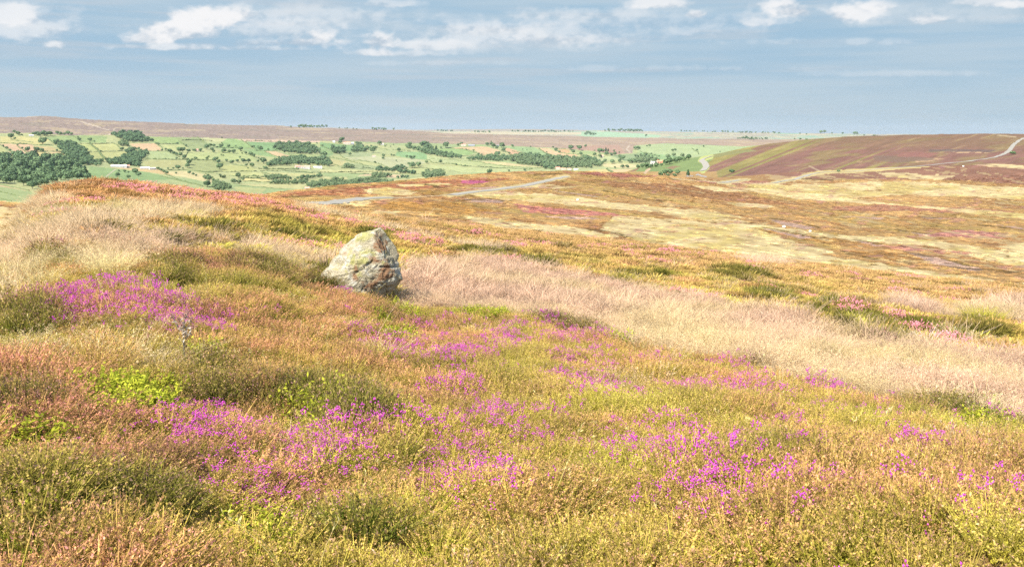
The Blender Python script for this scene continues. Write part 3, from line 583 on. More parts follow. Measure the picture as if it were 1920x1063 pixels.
WD = [([(103,270),(112,270),(120,273),(135,272),(150,276),(160,286),(170,297),(177,306),(178,312),(145,311),(128,298),(118,287)],5,8.5,m_wood,'steep dark green wood filling the gully above the big near wood'),
 ([(208,253),(240,252),(246,250),(262,251),(275,262),(288,267),(268,268),(250,267),(240,269),(228,262)],4.4,7.5,m_wood,'dark wood hanging under the brown moor edge above a tan field'),
 ([(221,272),(227,266),(240,268),(240,275),(225,274)],4,6.5,m_scrub,'small thin copse trailing down from the wood under the moor'),
 ([(236,284),(250,282),(254,287),(246,291),(238,290)],4,7,m_wood,'small dark copse between the wood under the moor and the barn wood'),
 ([(203,304),(215,302),(228,303),(232,295),(250,290),(262,288),(275,286),(277,293),(268,300),(264,309),(262,313),(246,313),(228,310),(205,311)],4.8,8.5,m_wood,'dark wood wrapped round the long white barn'),
 ([(178,302),(194,303),(190,312),(179,312)],4,6,m_wood,'low bushes between the steep wood and the barn'),
 ([(514,277),(520,273),(575,273),(584,275),(592,280),(600,289),(572,290),(545,288),(530,286),(515,281)],4.6,8,m_wood,'dark oblong plantation standing alone in green pasture'),
 ([(500,311),(512,307),(520,304),(545,300),(560,297),(580,301),(600,301),(617,304),(620,313),(600,312),(576,310),(552,311),(530,311),(503,313)],4.8,9,m_wood,'long dark shelter wood behind the white farmhouse'),
 ([(622,284),(624,279),(632,280),(645,280),(650,288),(636,289),(624,289)],4.4,8,m_wood,'dark four crowned copse in the middle pastures'),
 ([(658,286),(663,279),(672,277),(684,279),(691,276),(691,285),(672,286),(664,287)],4.4,8,m_wood,'second dark copse beside a row of big pasture trees'),
 ([(755,278),(766,277),(778,280),(800,283),(826,286),(850,293),(868,299),(850,299),(822,294),(800,290),(780,283)],4.2,7,m_wood,'dark tongue of trees slanting down the middle of the dale'),
 ([(786,272),(795,270),(808,274),(810,282),(797,282)],4.4,8,m_wood,'rounded clump of tall trees below the moor edge'),
 ([(876,298),(895,296),(920,296),(945,296),(958,296),(962,302),(935,303),(900,301),(878,301)],4.2,7,m_wood,'upper end of the long riverside wood'),
 ([(955,296),(975,293),(1000,295),(1030,298),(1080,299),(1100,304),(1120,309),(1130,312),(1110,316),(1080,315),(1040,317),(1022,315),(1000,311),(975,309),(956,303)],4.6,8,m_scrub,'long grey green riverside wood in the valley bottom'),
 ([(960,295),(985,293),(1010,296),(1040,299),(1075,299),(1040,302),(990,299)],4.2,8,m_wood,'dark upper fringe of the long riverside wood'),
 ([(1018,308),(1040,306),(1042,318),(1020,318)],4.4,8,m_wood,'dark trees packed against the village roofs'),
 ([(1128,309),(1118,303),(1108,300),(1096,296),(1100,302),(1112,310)],4.2,8,m_wood,'dark trees at the upper end of the riverside wood'),
 ([(600,344),(625,341),(650,342),(672,340),(690,338),(720,341),(738,345),(735,349),(690,350),(640,352),(580,353),(575,347)],4.8,8.5,m_scrub,'broad belt of grey alders along the valley floor'),
 ([(692,332),(706,327),(720,329),(738,333),(720,335),(700,335)],4.2,7,m_scrub,'grey green thicket in the tan strip'),
 ([(745,334),(755,332),(766,333),(764,336),(746,336)],4,5.5,m_wood,'short dark thicket at the end of the tan strip'),
 ([(790,330),(800,324),(828,324),(834,331),(815,334),(795,335)],4.4,8,m_scrub,'grey alder clump where the valley floor meets the moor'),
 ([(498,334),(515,331),(542,334),(545,337),(520,338),(500,338)],4,6.5,m_scrub,'grey green thicket between two hayfields'),
 ([(553,336),(575,333),(600,330),(603,333),(580,336),(556,338)],4,6,m_wood,'thick hedge bank curving through the hayfields'),
 ([(505,344),(530,342),(575,341),(578,345),(540,346),(508,346)],4,6.5,m_scrub,'loose belt of grey trees across the lower hayfields'),
 ([(400,345),(412,344),(425,348),(433,355),(420,358),(400,356)],4.4,8,m_scrub,'grey green thicket in a damp hollow'),
 ([(645,313),(655,311),(664,313),(663,317),(648,316)],3.8,6.5,m_scrub,'small thicket in the pale pasture'),
 ([(703,320),(712,317),(726,319),(740,322),(735,323),(712,322)],3.8,6,m_wood,'dark thicket beside the hedged strips'),
 ([(732,319),(745,315),(755,313),(757,317),(745,321),(760,324),(780,326),(778,328),(750,325)],3.8,7,m_wood,'wooded hedge climbing to three round trees'),
 ([(1190,300),(1225,297),(1236,303),(1215,307),(1180,306)],4.4,6.5,m_scrub,'rough scrub on the slope above the spur farm'),
 ([(1185,294),(1215,292),(1225,295),(1200,297)],4.4,5.5,m_scrub,'thin scrub below the bright hill pasture'),
 ([(383,333),(392,331),(400,336),(392,339),(384,337)],4,6,m_wood,'small dark thicket by the field corner'),
 ([(412,333),(420,332),(426,334),(414,335)],3.4,5,m_hedge,'dark low thicket in the hayfields')]
for P, st, w, mt, lb in WD: wood(P, st, w, mt, lb)
for P, w, mt, lb in [([(545,239.6),(560,238),(580,237.5),(610,239),(616,240),(580,240.3)],4.6,m_wood,'bluish plantation on the skyline above the brown moor'),([(692,243),(715,242.2),(742,243.4),(738,244.4),(700,244.5)],4.2,m_wood,'small bluish plantation on the skyline'),
 ([(1128,246),(1150,245),(1180,245),(1216,247),(1190,247.6),(1140,247)],4.2,m_wood,'long dark skyline plantation beyond the mint green fields'),([(1094,253.5),(1100,250),(1108,250),(1124,254),(1105,254.6)],4.2,m_wood,'small triangular wood on the far fields'),
 ([(800,245.6),(840,246.2),(868,247.4),(830,247.2)],3.4,m_wood,'thin far line of trees at the edge of the plateau'),([(883,247.6),(920,248),(922,249.8),(890,249.4)],3.8,m_wood,'narrow far plantation above the cream field'),
 ([(960,247),(1000,247),(1065,247.6),(1095,248.4),(1060,248.9),(960,248.2)],3.4,m_wood,'long far tree line under the pink skyline'),([(1205,256.5),(1212,254),(1214,256.5)],3.6,m_wood,'tiny far copse in the mint green field'),
 ([(1378,261),(1400,259),(1450,262),(1400,263)],3.8,m_wood,'dark far hedge line behind the hill shoulder'),([(1250,246.4),(1300,246.8),(1400,249.2),(1480,250.6),(1400,250.6),(1300,248)],3.2,m_wood,'broken far tree line along the horizon'),
 ([(1629,258),(1640,257),(1648,259),(1636,260)],3.6,m_wood,'far copse just above the hill crest'),([(625,241),(650,242),(672,243.4),(650,243.2)],3.2,m_hedge,'low far bushes on the skyline')]:
    wood(P, 3.6, w, mt, lb, 'F')
# --- hedges and walls
def hedge(L, hpx=1.0, thick=False, name='hedge', mat=None, lay='D'):
    mat = mat or m_hedge; pts = [locate(u, v, lay) for u, v in L]; P = [np.array(p[:2]) for p in pts]; d = pts[0][3]; h = hpx*d/F; out = []
    st = max(3.5, h*1.1)
    for a, b in zip(P[:-1], P[1:]):
        n = max(1, int(np.linalg.norm(b-a)/st)); out += [a+(b-a)*i/n for i in range(n)]
    out.append(P[-1]); out = np.array(out); n = len(out)
    if n < 2: return
    tg = np.gradient(out, axis=0); tg /= np.linalg.norm(tg, axis=1)[:, None]+1e-9; nm = np.stack([-tg[:, 1], tg[:, 0]], 1); z = height(out[:, 0], out[:, 1])
    hh = h*np.clip(1+.7*vn(out[:, 0]/17, out[:, 1]/17, 5)+.4*RNG.normal(size=n), .3, 2.4); w = h*.55*(1+.4*RNG.normal(size=n)*.5); V = []; prof = [(-1, -.3), (-.9, .55), (-.35, 1), (.4, .95), (.95, .5), (1, -.3)]
    for sx, sz in prof:
        q = out+nm*(sx*w*(1+.2*RNG.normal(size=n)))[:, None]; V.append(np.stack([q[:, 0], q[:, 1], z+sz*hh*(1+.12*RNG.normal(size=n)) if sz > 0 else z-.6], 1))
    V = np.concatenate(V); m = len(prof); Q = [(j*n+i, (j+1)*n+i, (j+1)*n+i+1, j*n+i+1) for j in range(m-1) for i in range(n-1)]
    cols = np.tile(RNG.uniform(.1, .9, (n, 1)), (m, 3)); o = mesh_np(name, V, Q, mat, cols=cols)
    dx, dy = L[-1][0]-L[0][0], L[-1][1]-L[0][1]; ln = math.hypot(dx, dy); D_ = ('long' if ln > 60 else 'short' if ln < 20 else 'thin')+' dark '+name.replace('_', ' ')+(' slanting downhill' if abs(dy) > abs(dx)*.3 else ' running level')
    reg(o, D_, (L[0][0]+L[-1][0])/2, (L[0][1]+L[-1][1])/2, name.replace('field_', '').replace('_', ' '), 'field hedges')
H0 = """0,272 10,278 20,285 32,293|0,269 50,271 100,274|33,274 45,283 60,292|82,285 103,298|62,285 115,285|85,258 95,264 103,270|137,255 150,264|100,269 168,270 212,269|165,285 240,284|212,269 226,278|280,284 315,285|290,270 335,270|335,265 345,272|340,264 398,264|370,257 388,270|296,270 305,279|318,286 336,295|300,319 350,319 372,322 400,323|308,325 330,336 380,350|385,326 400,333|452,262 472,276 488,282|460,265 540,268|495,284 525,297|450,282 480,296|540,289 560,297|400,303 440,309 462,313|400,323 490,321 600,324|490,323 520,331|485,317 560,318|455,341 500,342 530,341|440,349 500,352 540,356|600,272 616,280 625,284|637,291 650,299 700,305 732,317|610,294 660,304 690,312|620,308 650,316|700,324 760,326 800,328|600,324 700,322|755,313 780,315 800,316|812,306 850,308 866,311|866,312 940,316 1000,317|805,297 850,301 890,304|890,304 945,312 1040,315|800,316 830,318 862,323|843,277 875,281 893,287|850,293 910,290 940,293|944,283 963,293|1010,279 1035,292|1050,288 1085,290|628,335 655,338|1200,284 1235,294|1297,278 1309,285 1310,290|0,347 55,358|0,360 35,367|0,373 22,377|405,277 450,278|20,262 62,268|300,331 360,345|480,283 520,283|690,276 730,282|735,281 760,283|640,316 700,317|800,300 812,306|500,318 590,326|430,330 455,333|1045,279 1060,280|345,300 352,286|350,319 410,327|655,326 730,327|960,283 985,288"""
for q in H0.split('|'): hedge([tuple(float(c) for c in a.split(',')) for a in q.split()])
for q in "168,270 183,282 199,300|272,299 300,300 345,300 400,301|455,331 480,331 500,332|730,319 755,313|545,317 560,318|1137,317 1150,324|448,334 498,336".split('|'): hedge([tuple(float(c) for c in a.split(',')) for a in q.split()], 2.0)
m_wall = simple('dry_stone', (.22,.21,.20))
hedge([(1305,329),(1312,330),(1325,333)], 1.6, name='stone_wall', mat=m_wall, lay='H')
hedge([(1286,331),(1300,331)], 1.2, name='stone_wall', mat=m_wall, lay='H')
# --- farms
m_white = simple('limewashed_wall', (.46,.44,.40)); m_cream = simple('cream_stone', (.42,.37,.30)); m_pinkroof = simple('pantile_roof', (.50,.25,.18)); m_redroof = simple('new_red_roof', (.55,.22,.13)); m_grey = simple('slate_roof', (.22,.23,.25)); m_tin = simple('pale_sheet_roof', (.44,.44,.43)); m_win = simple('window_glass', (.05,.06,.07), .2)
def box(me, x0, x1, y0, y1, z0, z1): pass
def house(u, v, wpx, hpx, wall, roof, label, name='farmhouse', rz=None, lay='D', chim=True, nwin=3, floors=2, depth=None):
    x, y, z, d = locate(u, v, lay); W = wpx*d/F; Hh = hpx*d/F*.58; R = hpx*d/F*.42; Dp = depth or min(max(7., W*.4), 13); az = math.atan2(x, y)
    e = empty(name, (x, y, z-.3), (-az if rz is None else -az+rz)); tag(e, label, 'barn' if 'barn' in name else ('cottage' if 'cottage' in name else 'house'))
    a, b = W/2, Dp/2
    V = [(-a,-b,-2),(a,-b,-2),(a,b,-2),(-a,b,-2),(-a,-b,Hh),(a,-b,Hh),(a,b,Hh),(-a,b,Hh),(-a,0,Hh+R),(a,0,Hh+R)]
    mesh_np('wall', V, [(0,1,5,4),(1,2,6,5),(2,3,7,6),(3,0,4,7)], wall, e, tri=[(5,6,9),(7,4,8)])
    o_, t_ = .5, .35; rv_ = []
    for s in (-1, 1): rv_ += [(-a-o_, s*(b+o_), Hh-o_*R/b), (a+o_, s*(b+o_), Hh-o_*R/b)]
    rv_ += [(-a-o_, 0, Hh+R), (a+o_, 0, Hh+R)]; n = 6; V = rv_+[(p[0], p[1], p[2]+t_) for p in rv_]
    rf = mesh_np('roof', V, [(6,7,11,10),(9,8,10,11),(0,4,5,1),(2,3,5,4),(0,1,7,6),(3,2,8,9),(0,6,10,4),(2,4,10,8),(1,5,11,7),(3,9,11,5)], roof, e)
    if chim:
        c = .6
        for q in (-a+1.2, a-1.2):
            V = [(q+sx*c, sy*c, zz_) for zz_ in (Hh+R-.8, Hh+R+1.5) for sx, sy in ((-1,-1),(1,-1),(1,1),(-1,1))]; mesh_np('chimney', V, [(0,1,5,4),(1,2,6,5),(2,3,7,6),(3,0,4,7),(4,5,6,7)], wall, rf)
    if nwin:
        for f in range(floors):
            for i in range(nwin):
                q = -a+W*(i+.5)/nwin; w_, h_ = min(.7, W/nwin*.25), .7; z0 = Hh*(f+.5)/floors-h_; 
                V = [(q+sx*w_, -b-dy, z0+h_+sz*h_) for dy in (.0, .06) for sx, sz in ((-1,-1),(1,-1),(1,1),(-1,1))]; mesh_np('window', V, [(4,5,6,7),(0,1,5,4),(1,2,6,5),(2,3,7,6),(3,0,4,7)], m_win, e)
    V = [(.3*W+sx*.9, -b-dy, sz) for dy in (.0, .07) for sx, sz in ((-1,-1),(1,-1),(1,2.2),(-1,2.2))]; mesh_np('door', V, [(4,5,6,7),(1,2,6,5),(2,3,7,6),(3,0,4,7)], m_grey, e)
    return e
house(223,314,25,4.2,m_white,m_tin,'long white barn with a pale roof in front of the dark wood','barn',chim=False,nwin=0)
house(240.5,314,5,4,m_cream,m_pinkroof,'small pink roofed house at the end of the long white barn')
house(272,317,15,3.4,m_cream,m_tin,'low cream farm building with a pale roof','farm_building',chim=False,nwin=3,floors=1)
house(286,318,11,3.6,m_white,m_cream,'cream farm range joining the low farm building','farm_building',rz=.3,chim=False,nwin=3,floors=1)
house(372,284,8,4,m_cream,m_pinkroof,'small pink roofed cottage among trees in the upper green fields','cottage')
house(558,316,9,5.5,m_white,m_pinkroof,'white farmhouse with red roof before the long shelter wood',rz=.25); house(567,316,10,4.5,m_white,m_pinkroof,'middle range of the white farm with a red roof','farm_building',nwin=3)
house(577,317,9,6,m_white,m_pinkroof,'tall end house of the white farm beside a round tree',rz=-.3)
house(596,316,15,4,m_white,m_tin,'pale barn standing apart from the white farm beyond a round tree','barn',chim=False,nwin=0)
house(650,271,13,4,m_cream,m_pinkroof,'long pink roofed farm under the moor edge','farmhouse',nwin=5); house(661,271,5,3.6,m_grey,m_tin,'grey barn joined to the long pink farm','barn',chim=False,nwin=0)
house(626,268,4,3.6,m_white,m_tin,'tiny pale house in bushes beside the long pink farm','cottage'); house(680,274,4,3,m_white,m_cream,'tiny white cottage between round trees under the moor edge','cottage'); house(717,272,5,3,m_white,m_cream,'tiny cream cottage beside a tall tree under the moor edge','cottage')
house(701,295,6,3.2,m_white,m_pinkroof,'little white house alone in the wide pale pasture','cottage')
house(869,274,9,3.4,m_cream,m_pinkroof,'pink roofed house of the hilltop farm'); house(884,274,12,2.6,m_grey,m_grey,'dark grey barn of the hilltop farm','barn',chim=False,nwin=0); house(933,275,5,2.6,m_cream,m_grey,'grey cottage hidden between conifers uphill of the tan field','cottage')
house(1046,318,8,4.6,m_cream,m_pinkroof,'gabled village house nearest the dark trees'); house(1056,319,9,3.4,m_cream,m_pinkroof,'pink roofed village house in the middle of its row'); house(1067,319,8,3.2,m_white,m_pinkroof,'low village house at the open end of the row'); house(1080,319,8,2.6,m_white,m_tin,'pale village barn beyond the houses','barn',chim=False,nwin=0)
house(1129,295,5,4.5,m_cream,m_pinkroof,'narrow pink house hidden in the hillside trees','cottage')
house(1226,308,12,5,m_white,m_cream,'cream farmhouse above the green spur',rz=.3,lay='D'); house(1239,308,13,4.6,m_redroof,m_redroof,'orange roofed farmhouse beside tall dark trees on the spur',lay='D')
house(576,356,8,5,m_white,m_pinkroof,'pinkish cottage half hidden by the foot of the brown moor','cottage'); house(59,256,7,2.6,m_cream,m_tin,'tiny pale farm at the end of the upper tree line','cottage')
flush_labels()
for e, ds in FIX: tag(e, ds, 'bush'); e.pop('group', None)
# ------------------------------------------------------------------ the boundary stone
def stone_material():
    m, t, out = material('lichened_gritstone'); tc = t.node('ShaderNodeTexCoord'); P = tc.outputs['Object']
    n1 = t.noise(P, 5, 7, .62, .6); n2 = t.noise(t.mapping(P, loc=(4, 2, 1)), 3.4, 6, .6, .8); n3 = t.noise(t.mapping(P, loc=(9, 5, 3)), 2.3, 6, .62, .4); n4 = t.noise(P, 26, 6, .7); STG = 1.35; n5 = t.noise(t.mapping(P, (1, 1, 2.6), (2, 8, 6)), 9, 6, .7)
    c = t.mix(t.ramp(n4, .3, .7), tuple(C(222,208,172)), tuple(C(255,240,202)*1.2))
    c = t.mix(t.ramp(n1, .52, .60, 0, .7), c, tuple(C(255,250,230)*1.3))
    sx = t.node('ShaderNodeSeparateXYZ'); t.l.new(P, sx.inputs[0])
    ym = t.ramp(t.math('ADD', n2, t.math('MULTIPLY', sx.outputs[2], .10)), .56, .66, 0, .8); c = t.mix(ym, c, tuple(C(236,230,132)))
    gm = t.ramp(t.math('ADD', t.math('MULTIPLY', sx.outputs[0], .25), t.math('ADD', n3, t.math('MULTIPLY', sx.outputs[2], .16))), .68, .80, 0, .75); c = t.mix(gm, c, tuple(C(214,206,172)))
    c = t.mix(t.ramp(n3, .56, .62, 0, .85), c, tuple(C(214,156,112))); c = t.mix(t.ramp(n5, .66, .72, 0, .8), c, tuple(C(110,98,70)))
    bc = t.node('ShaderNodeVectorMath', operation='SCALE'); t.l.new(c, bc.inputs[0]); bc.inputs['Scale'].default_value = 1.14; c = bc.outputs[0]
    h = t.math('ADD', t.math('MULTIPLY', n1, .6), t.math('ADD', t.math('MULTIPLY', n4, .35), t.math('MULTIPLY', n5, .5)))
    principled(t, out, c, .95, .1, h, 1.0, .11); return m
def stone():
    bx, by, bz, bd = locate(686, 556, None, 12, 22); mpp = bd/F*1.01
    out = [(598,520),(618,500),(640,478),(660,450),(676,442),(700,436),(713,431),(723,441),(732,452),(742,474),(745,483),(743,489),(751,508),(753,523),(744,535),(735,542),(724,556),(724,572),(690,580),(660,572),(640,560),(616,542),(598,528)]
    cu, cv = 684, 508; A = np.array([[(u-cu)*mpp, (cv-v)*mpp] for u, v in out])
    th = np.arctan2(A[:, 1], A[:, 0]); rr = np.hypot(A[:, 0], A[:, 1]); o = np.argsort(th); th = th[o]; rr = rr[o]
    th = np.concatenate([th-2*math.pi, th, th+2*math.pi]); rr = np.tile(rr, 3)
    bm_n = 150; la = np.linspace(0, math.pi, bm_n); lo = np.linspace(-math.pi, math.pi, 240, endpoint=False)
    # poles along the view axis so the outline is the equator
    LA, LO = np.meshgrid(la, lo, indexing='ij'); R = np.interp(LO, th, rr); q = np.sin(LA)**.5
    X = R*np.cos(LO)*q; Z = R*np.sin(LO)*q; front = np.cos(LA)
    Y = -np.sign(front)*np.abs(front)**.72*.46*(1-.25*(Z > 0)*np.clip(Z/.6, 0, 1))
    # planed faces: a lit shoulder, a keel, an undercut
    for nx, ny, nz, k in ((-.62,-.58,.50,.44),(.42,-.86,.22,.44),(.35,-.80,-.48,.44),(-.10,-.90,.42,.40),(-.45,-.85,-.28,.47),(.8,-.35,.5,.50),(.12,-.99,.02,.37)):
        n_ = np.array([nx, ny, nz]); n_ /= np.linalg.norm(n_); s = X*n_[0]+Y*n_[1]+Z*n_[2]-k; s = np.where(s > 0, s*.82, 0); X = X-n_[0]*s*(np.sin(LA) < .985); Y = Y-n_[1]*s; Z = Z-n_[2]*s*(np.sin(LA) < .985)
    P = np.stack([X, Y, Z], -1)
    b = fbm(X*3+Y*2, Z*3.3-Y, 401, 4)*.055+fbm(X*26+Y*20, Z*28+Y*9, 413, 3)*.012+fbm(X*11+Y*9, Z*12+Y*5, 405, 3)*.02+(.5-np.abs(fbm(X*6+Y*4+Z*2, Z*7-X*2, 409, 3)))*.03
    cr = np.exp(-((Z-.13+.5*X*0-.12*np.sin(X*6))/.016)**2)*(np.abs(X+.02) < .16)+np.exp(-((Z-.12+.10*(X-.2))/.014)**2)*(X > .25)+np.exp(-((X-.335+.1*Z)/.014)**2)*(Z < -.25)
    rad = P/(np.linalg.norm(P, axis=-1, keepdims=True)+1e-6); P = P+rad*(b-.05*np.clip(cr, 0, 1))[..., None]
    nla, nlo = LA.shape; ii = [(i*nlo+j, i*nlo+(j+1) % nlo, (i+1)*nlo+(j+1) % nlo, (i+1)*nlo+j) for i in range(nla-1) for j in range(nlo)]
    ob = mesh_np('standing_stone', P.reshape(-1, 3), ii, stone_material(), smooth=True)
    x, y, z, d = bx, by, bz, bd; az = math.atan2(x, y)
    # centre of the traced outline carried to the stone's distance
    a2, tn = ray(cu, cv); a2 = float(a2); tn = float(tn); dd = d+.35
    ob.location = (dd*math.sin(a2), dd*math.cos(a2), EYE+tn*dd); ob.rotation_euler = (0, 0, -a2)
    tag(ob, 'squat lichen covered grey standing stone beside the bleached grass band', 'stone'); return ob
stone()
m_pale = simple('pale_gritstone', (.55,.53,.48))
def small_rock(u, v, wpx, label, lay='M'):
    x, y, z, d = locate(u, v, lay); W = wpx*d/F; la = np.linspace(0, math.pi, 14); lo = np.linspace(0, 6.283, 20, endpoint=False); LA, LO = np.meshgrid(la, lo, indexing='ij')
    P = np.stack([np.sin(LA)*np.cos(LO), np.sin(LA)*np.sin(LO)*.8, np.cos(LA)*.75], -1); P = np.sign(P)*np.abs(P)**.8*(1+.22*fbm(P[..., 0]*1.6+u, P[..., 2]*1.6+P[..., 1], 5, 3))[..., None]*W/2
    n, m = LA.shape; o = mesh_np('rock', P.reshape(-1, 3), [(i*m+j, i*m+(j+1) % m, (i+1)*m+(j+1) % m, (i+1)*m+j) for i in range(n-1) for j in range(m)], m_pale); o.location = (x, y, z+W*.25); tag(o, label, 'rock')
small_rock(1083, 376, 4.5, 'small white rock on pale grass below the brown moor crest'); small_rock(1470, 427, 6, 'larger white rock beside the upper burnt strip'); small_rock(1519, 435, 4.5, 'smaller white rock between two burnt strips'); small_rock(1806, 313, 3, 'tiny pale rock in purple heather below the lane')
# ------------------------------------------------------------------ plants of the near slope
def plant_material(name, trans=.35, flower=(190, 82, 168), rough=.8):
    m, t, out = material(name)
    a = t.node('ShaderNodeVertexColor', layer_name='col'); s = t.node('ShaderNodeSeparateColor'); t.l.new(a.outputs[0], s.inputs[0])
    tip = t.node('ShaderNodeAttribute', attribute_type='INSTANCER', attribute_name='tip'); fol = t.node('ShaderNodeAttribute', attribute_type='INSTANCER', attribute_name='fol')
    c = t.mix(s.outputs[0], fol.outputs['Color'], tip.outputs['Color'])
    c = t.mix(s.outputs[1], c, tuple(lin(flower)))
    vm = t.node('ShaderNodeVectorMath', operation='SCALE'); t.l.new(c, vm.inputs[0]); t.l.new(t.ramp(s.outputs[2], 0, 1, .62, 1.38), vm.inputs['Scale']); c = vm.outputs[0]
    d = t.node('ShaderNodeBsdfDiffuse'); t.l.new(c, d.inputs[0]); tr = t.node('ShaderNodeBsdfTranslucent'); t.l.new(c, tr.inputs[0])
    mx = t.node('ShaderNodeMixShader'); mx.inputs[0].default_value = trans; t.l.new(d.outputs[0], mx.inputs[1]); t.l.new(tr.outputs[0], mx.inputs[2]); t.l.new(mx.outputs[0], out.inputs[0])
    return m
class Geo:
    def __init__(s): s.V = []; s.Q = []; s.C = []; s.n = 0
    def strip(s, P, w, side, col):
        """P k x 3 spine, w k widths, side unit vector, col k x 3"""
        k = len(P); L = P-side*w[:, None]*.5; R = P+side*w[:, None]*.5
        s.V.append(L); s.V.append(R); s.C.append(col); s.C.append(col)
        s.Q += [(s.n+i, s.n+k+i, s.n+k+i+1, s.n+i+1) for i in range(k-1)]; s.n += 2*k
    def leaf(s, p, d, n, l, w, col):
        q = np.array([p, p+d*l*.5+n*w*.5, p+d*l, p+d*l*.5-n*w*.5]); s.V.append(q); s.C.append(np.tile(col, (4, 1))); s.Q.append((s.n, s.n+1, s.n+2, s.n+3)); s.n += 4
    def blob(s, p, r, col, tall=1.0):
        a = RNG.uniform(0, 6.28)
        dirs = np.array([[math.cos(a), math.sin(a), 0], [-math.sin(a), math.cos(a), 0], [-math.cos(a), -math.sin(a), 0], [math.sin(a), -math.cos(a), 0]])*r
        V = np.vstack([p+dirs, [p+[0, 0, r*tall]], [p-[0, 0, r*tall]]]); s.V.append(V); s.C.append(np.tile(col, (6, 1)))
        for i in range(4):
            j = (i+1) % 4; s.Q.append((s.n+i, s.n+j, s.n+4, s.n+4)); s.Q.append((s.n+j, s.n+i, s.n+5, s.n+5))
        s.n += 6
    def make(s, name, mat):
        V = np.vstack(s.V); C_ = np.vstack(s.C); Q = np.array(s.Q); tri = Q[Q[:, 2] == Q[:, 3]][:, :3]; qd = Q[Q[:, 2] != Q[:, 3]]
        return mesh_np(name, V, qd if len(qd) else None, mat, cols=C_, tri=tri if len(tri) else None, link=False)
def rv(s=1.): return RNG.normal(size=3)*s
def unit(v): return v/(np.linalg.norm(v)+1e-9)
def heather(mat, n=70, rad=.15, hh=.155, leaves=27, sw=.0024, ll=.0085, flower=0., lod=False):
    g = Geo()
    for i in range(n):
        a = RNG.uniform(0, 6.28); r = rad*math.sqrt(RNG.uniform()); base = np.array([r*.45*math.cos(a), r*.45*math.sin(a), 0.])
        h = hh*RNG.uniform(.65, 1.12)*(1-.35*(r/rad)**2); out = np.array([math.cos(a), math.sin(a), 0])*r*RNG.uniform(.6, 1.3)
        k = 4; tt = np.linspace(0, 1, k); P = base+out*(tt**1.3)[:, None]+np.array([0, 0, h])*tt[:, None]+rv(.008)*tt[:, None]
        side = unit(np.array([math.cos(a+RNG.uniform(-2, 2)), math.sin(a+RNG.uniform(-2, 2)), 0]))
        br = RNG.uniform(0, 1); tipw = np.clip((tt-.45)/.5, 0, 1)
        w = sw*np.array([1.2, 1.0, 1.0, .45])*(2.6 if lod else 1)*RNG.uniform(.8, 1.3)
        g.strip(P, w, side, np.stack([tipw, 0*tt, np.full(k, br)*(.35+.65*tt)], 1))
        if not lod:
            for j in range(leaves):
                s = RNG.uniform(.22, 1.0); p = base+out*s**1.3+np.array([0, 0, h])*s
                d = unit(np.array([RNG.normal(), RNG.normal(), .5+RNG.uniform()])); nn = unit(np.cross(d, rv()))
                tw = min(1, max(0, (s-.5)/.4)); L = ll*RNG.uniform(.7, 1.4)
                g.leaf(p, d, nn, L, L*.46, [tw, (.22 if RNG.uniform() < .3 else .02)*tw, np.clip(br+RNG.normal()*.25, 0, 1)*(.4+.6*s)])
        if flower and RNG.uniform() < flower:
            for q in range(1 if lod else 2):
                c = P[-1]+rv(.006)
                for e in range(3 if lod else RNG.integers(3, 7)): g.blob(c+rv(.0085 if not lod else .009)*[1, 1, .9], .0034 if not lod else .0075, [1, 1, RNG.uniform(.2, 1)], 1.2)
    return g
def tussock(n=80, rad=.10, hh=.42, w=.0035, lean=.5, heads=.3, k=6, droop=.25):
    g = Geo()
    for i in range(n):
        a = RNG.uniform(0, 6.28); r = rad*math.sqrt(RNG.uniform()); b = np.array([r*math.cos(a), r*math.sin(a), 0]); h = hh*RNG.uniform(.5, 1.15)
        dr = np.array([math.cos(a), math.sin(a), 0])+rv(.5)*[1, 1, 0]; tt = np.linspace(0, 1, k); L = lean*h*RNG.uniform(.15, 1.1)
        P = b+dr*(L*tt**2)[:, None]+np.array([0, 0, 1.])*(h*(tt-droop*tt**3*RNG.uniform(.2, 1.2)))[:, None]
        side = unit(np.cross(dr+1e-3, [0, 0, 1])+rv(.5)*[1, 1, .0]); ww = w*RNG.uniform(.7, 1.4)*np.linspace(1, .25, k); br = RNG.uniform(0, 1)
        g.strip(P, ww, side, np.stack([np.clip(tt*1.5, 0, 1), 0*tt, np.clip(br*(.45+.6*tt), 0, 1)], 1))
        if RNG.uniform() < heads:
            for q in range(7):
                p = P[-1]-(P[-1]-P[-2])*RNG.uniform(0, 1.1)+rv(.005); d = unit(rv(.4)+[0, 0, 1]); g.leaf(p, d, unit(np.cross(d, rv())), .022, .005, [1, 0, RNG.uniform(.5, 1)])
    return g
def bilberry(n=60, rad=.16, hh=.16):
    g = Geo()
    for i in range(n):
        a = RNG.uniform(0, 6.28); r = rad*math.sqrt(RNG.uniform()); h = hh*RNG.uniform(.4, 1.1); p0 = np.array([r*math.cos(a), r*math.sin(a), 0])
        P = p0*.6+(p0*.4+[0, 0, h])*np.linspace(0, 1, 3)[:, None]; g.strip(P, np.array([.004, .003, .002]), unit(rv()*[1, 1, 0]), np.tile([0, 0, .3], (3, 1)))
        for j in range(9):
            s = RNG.uniform(.35, 1); p = P[0]+(P[-1]-P[0])*s+rv(.006); d = unit(rv()*[1, 1, .5]+[0, 0, .5]); g.leaf(p, d, unit(np.cross(d, [0, 0, 1])+rv(.3)), .022, .014, [1 if RNG.uniform() < .7 else .4, 0, RNG.uniform(.2, 1)*(.5+.5*s)])
    return g
HID = []
def protos(name, mat, gs): 
    c = bpy.data.collections.new(name)
    for i, g in enumerate(gs): c.objects.link(g.make(name+'_sprig', mat))
    HID.append(c); return c
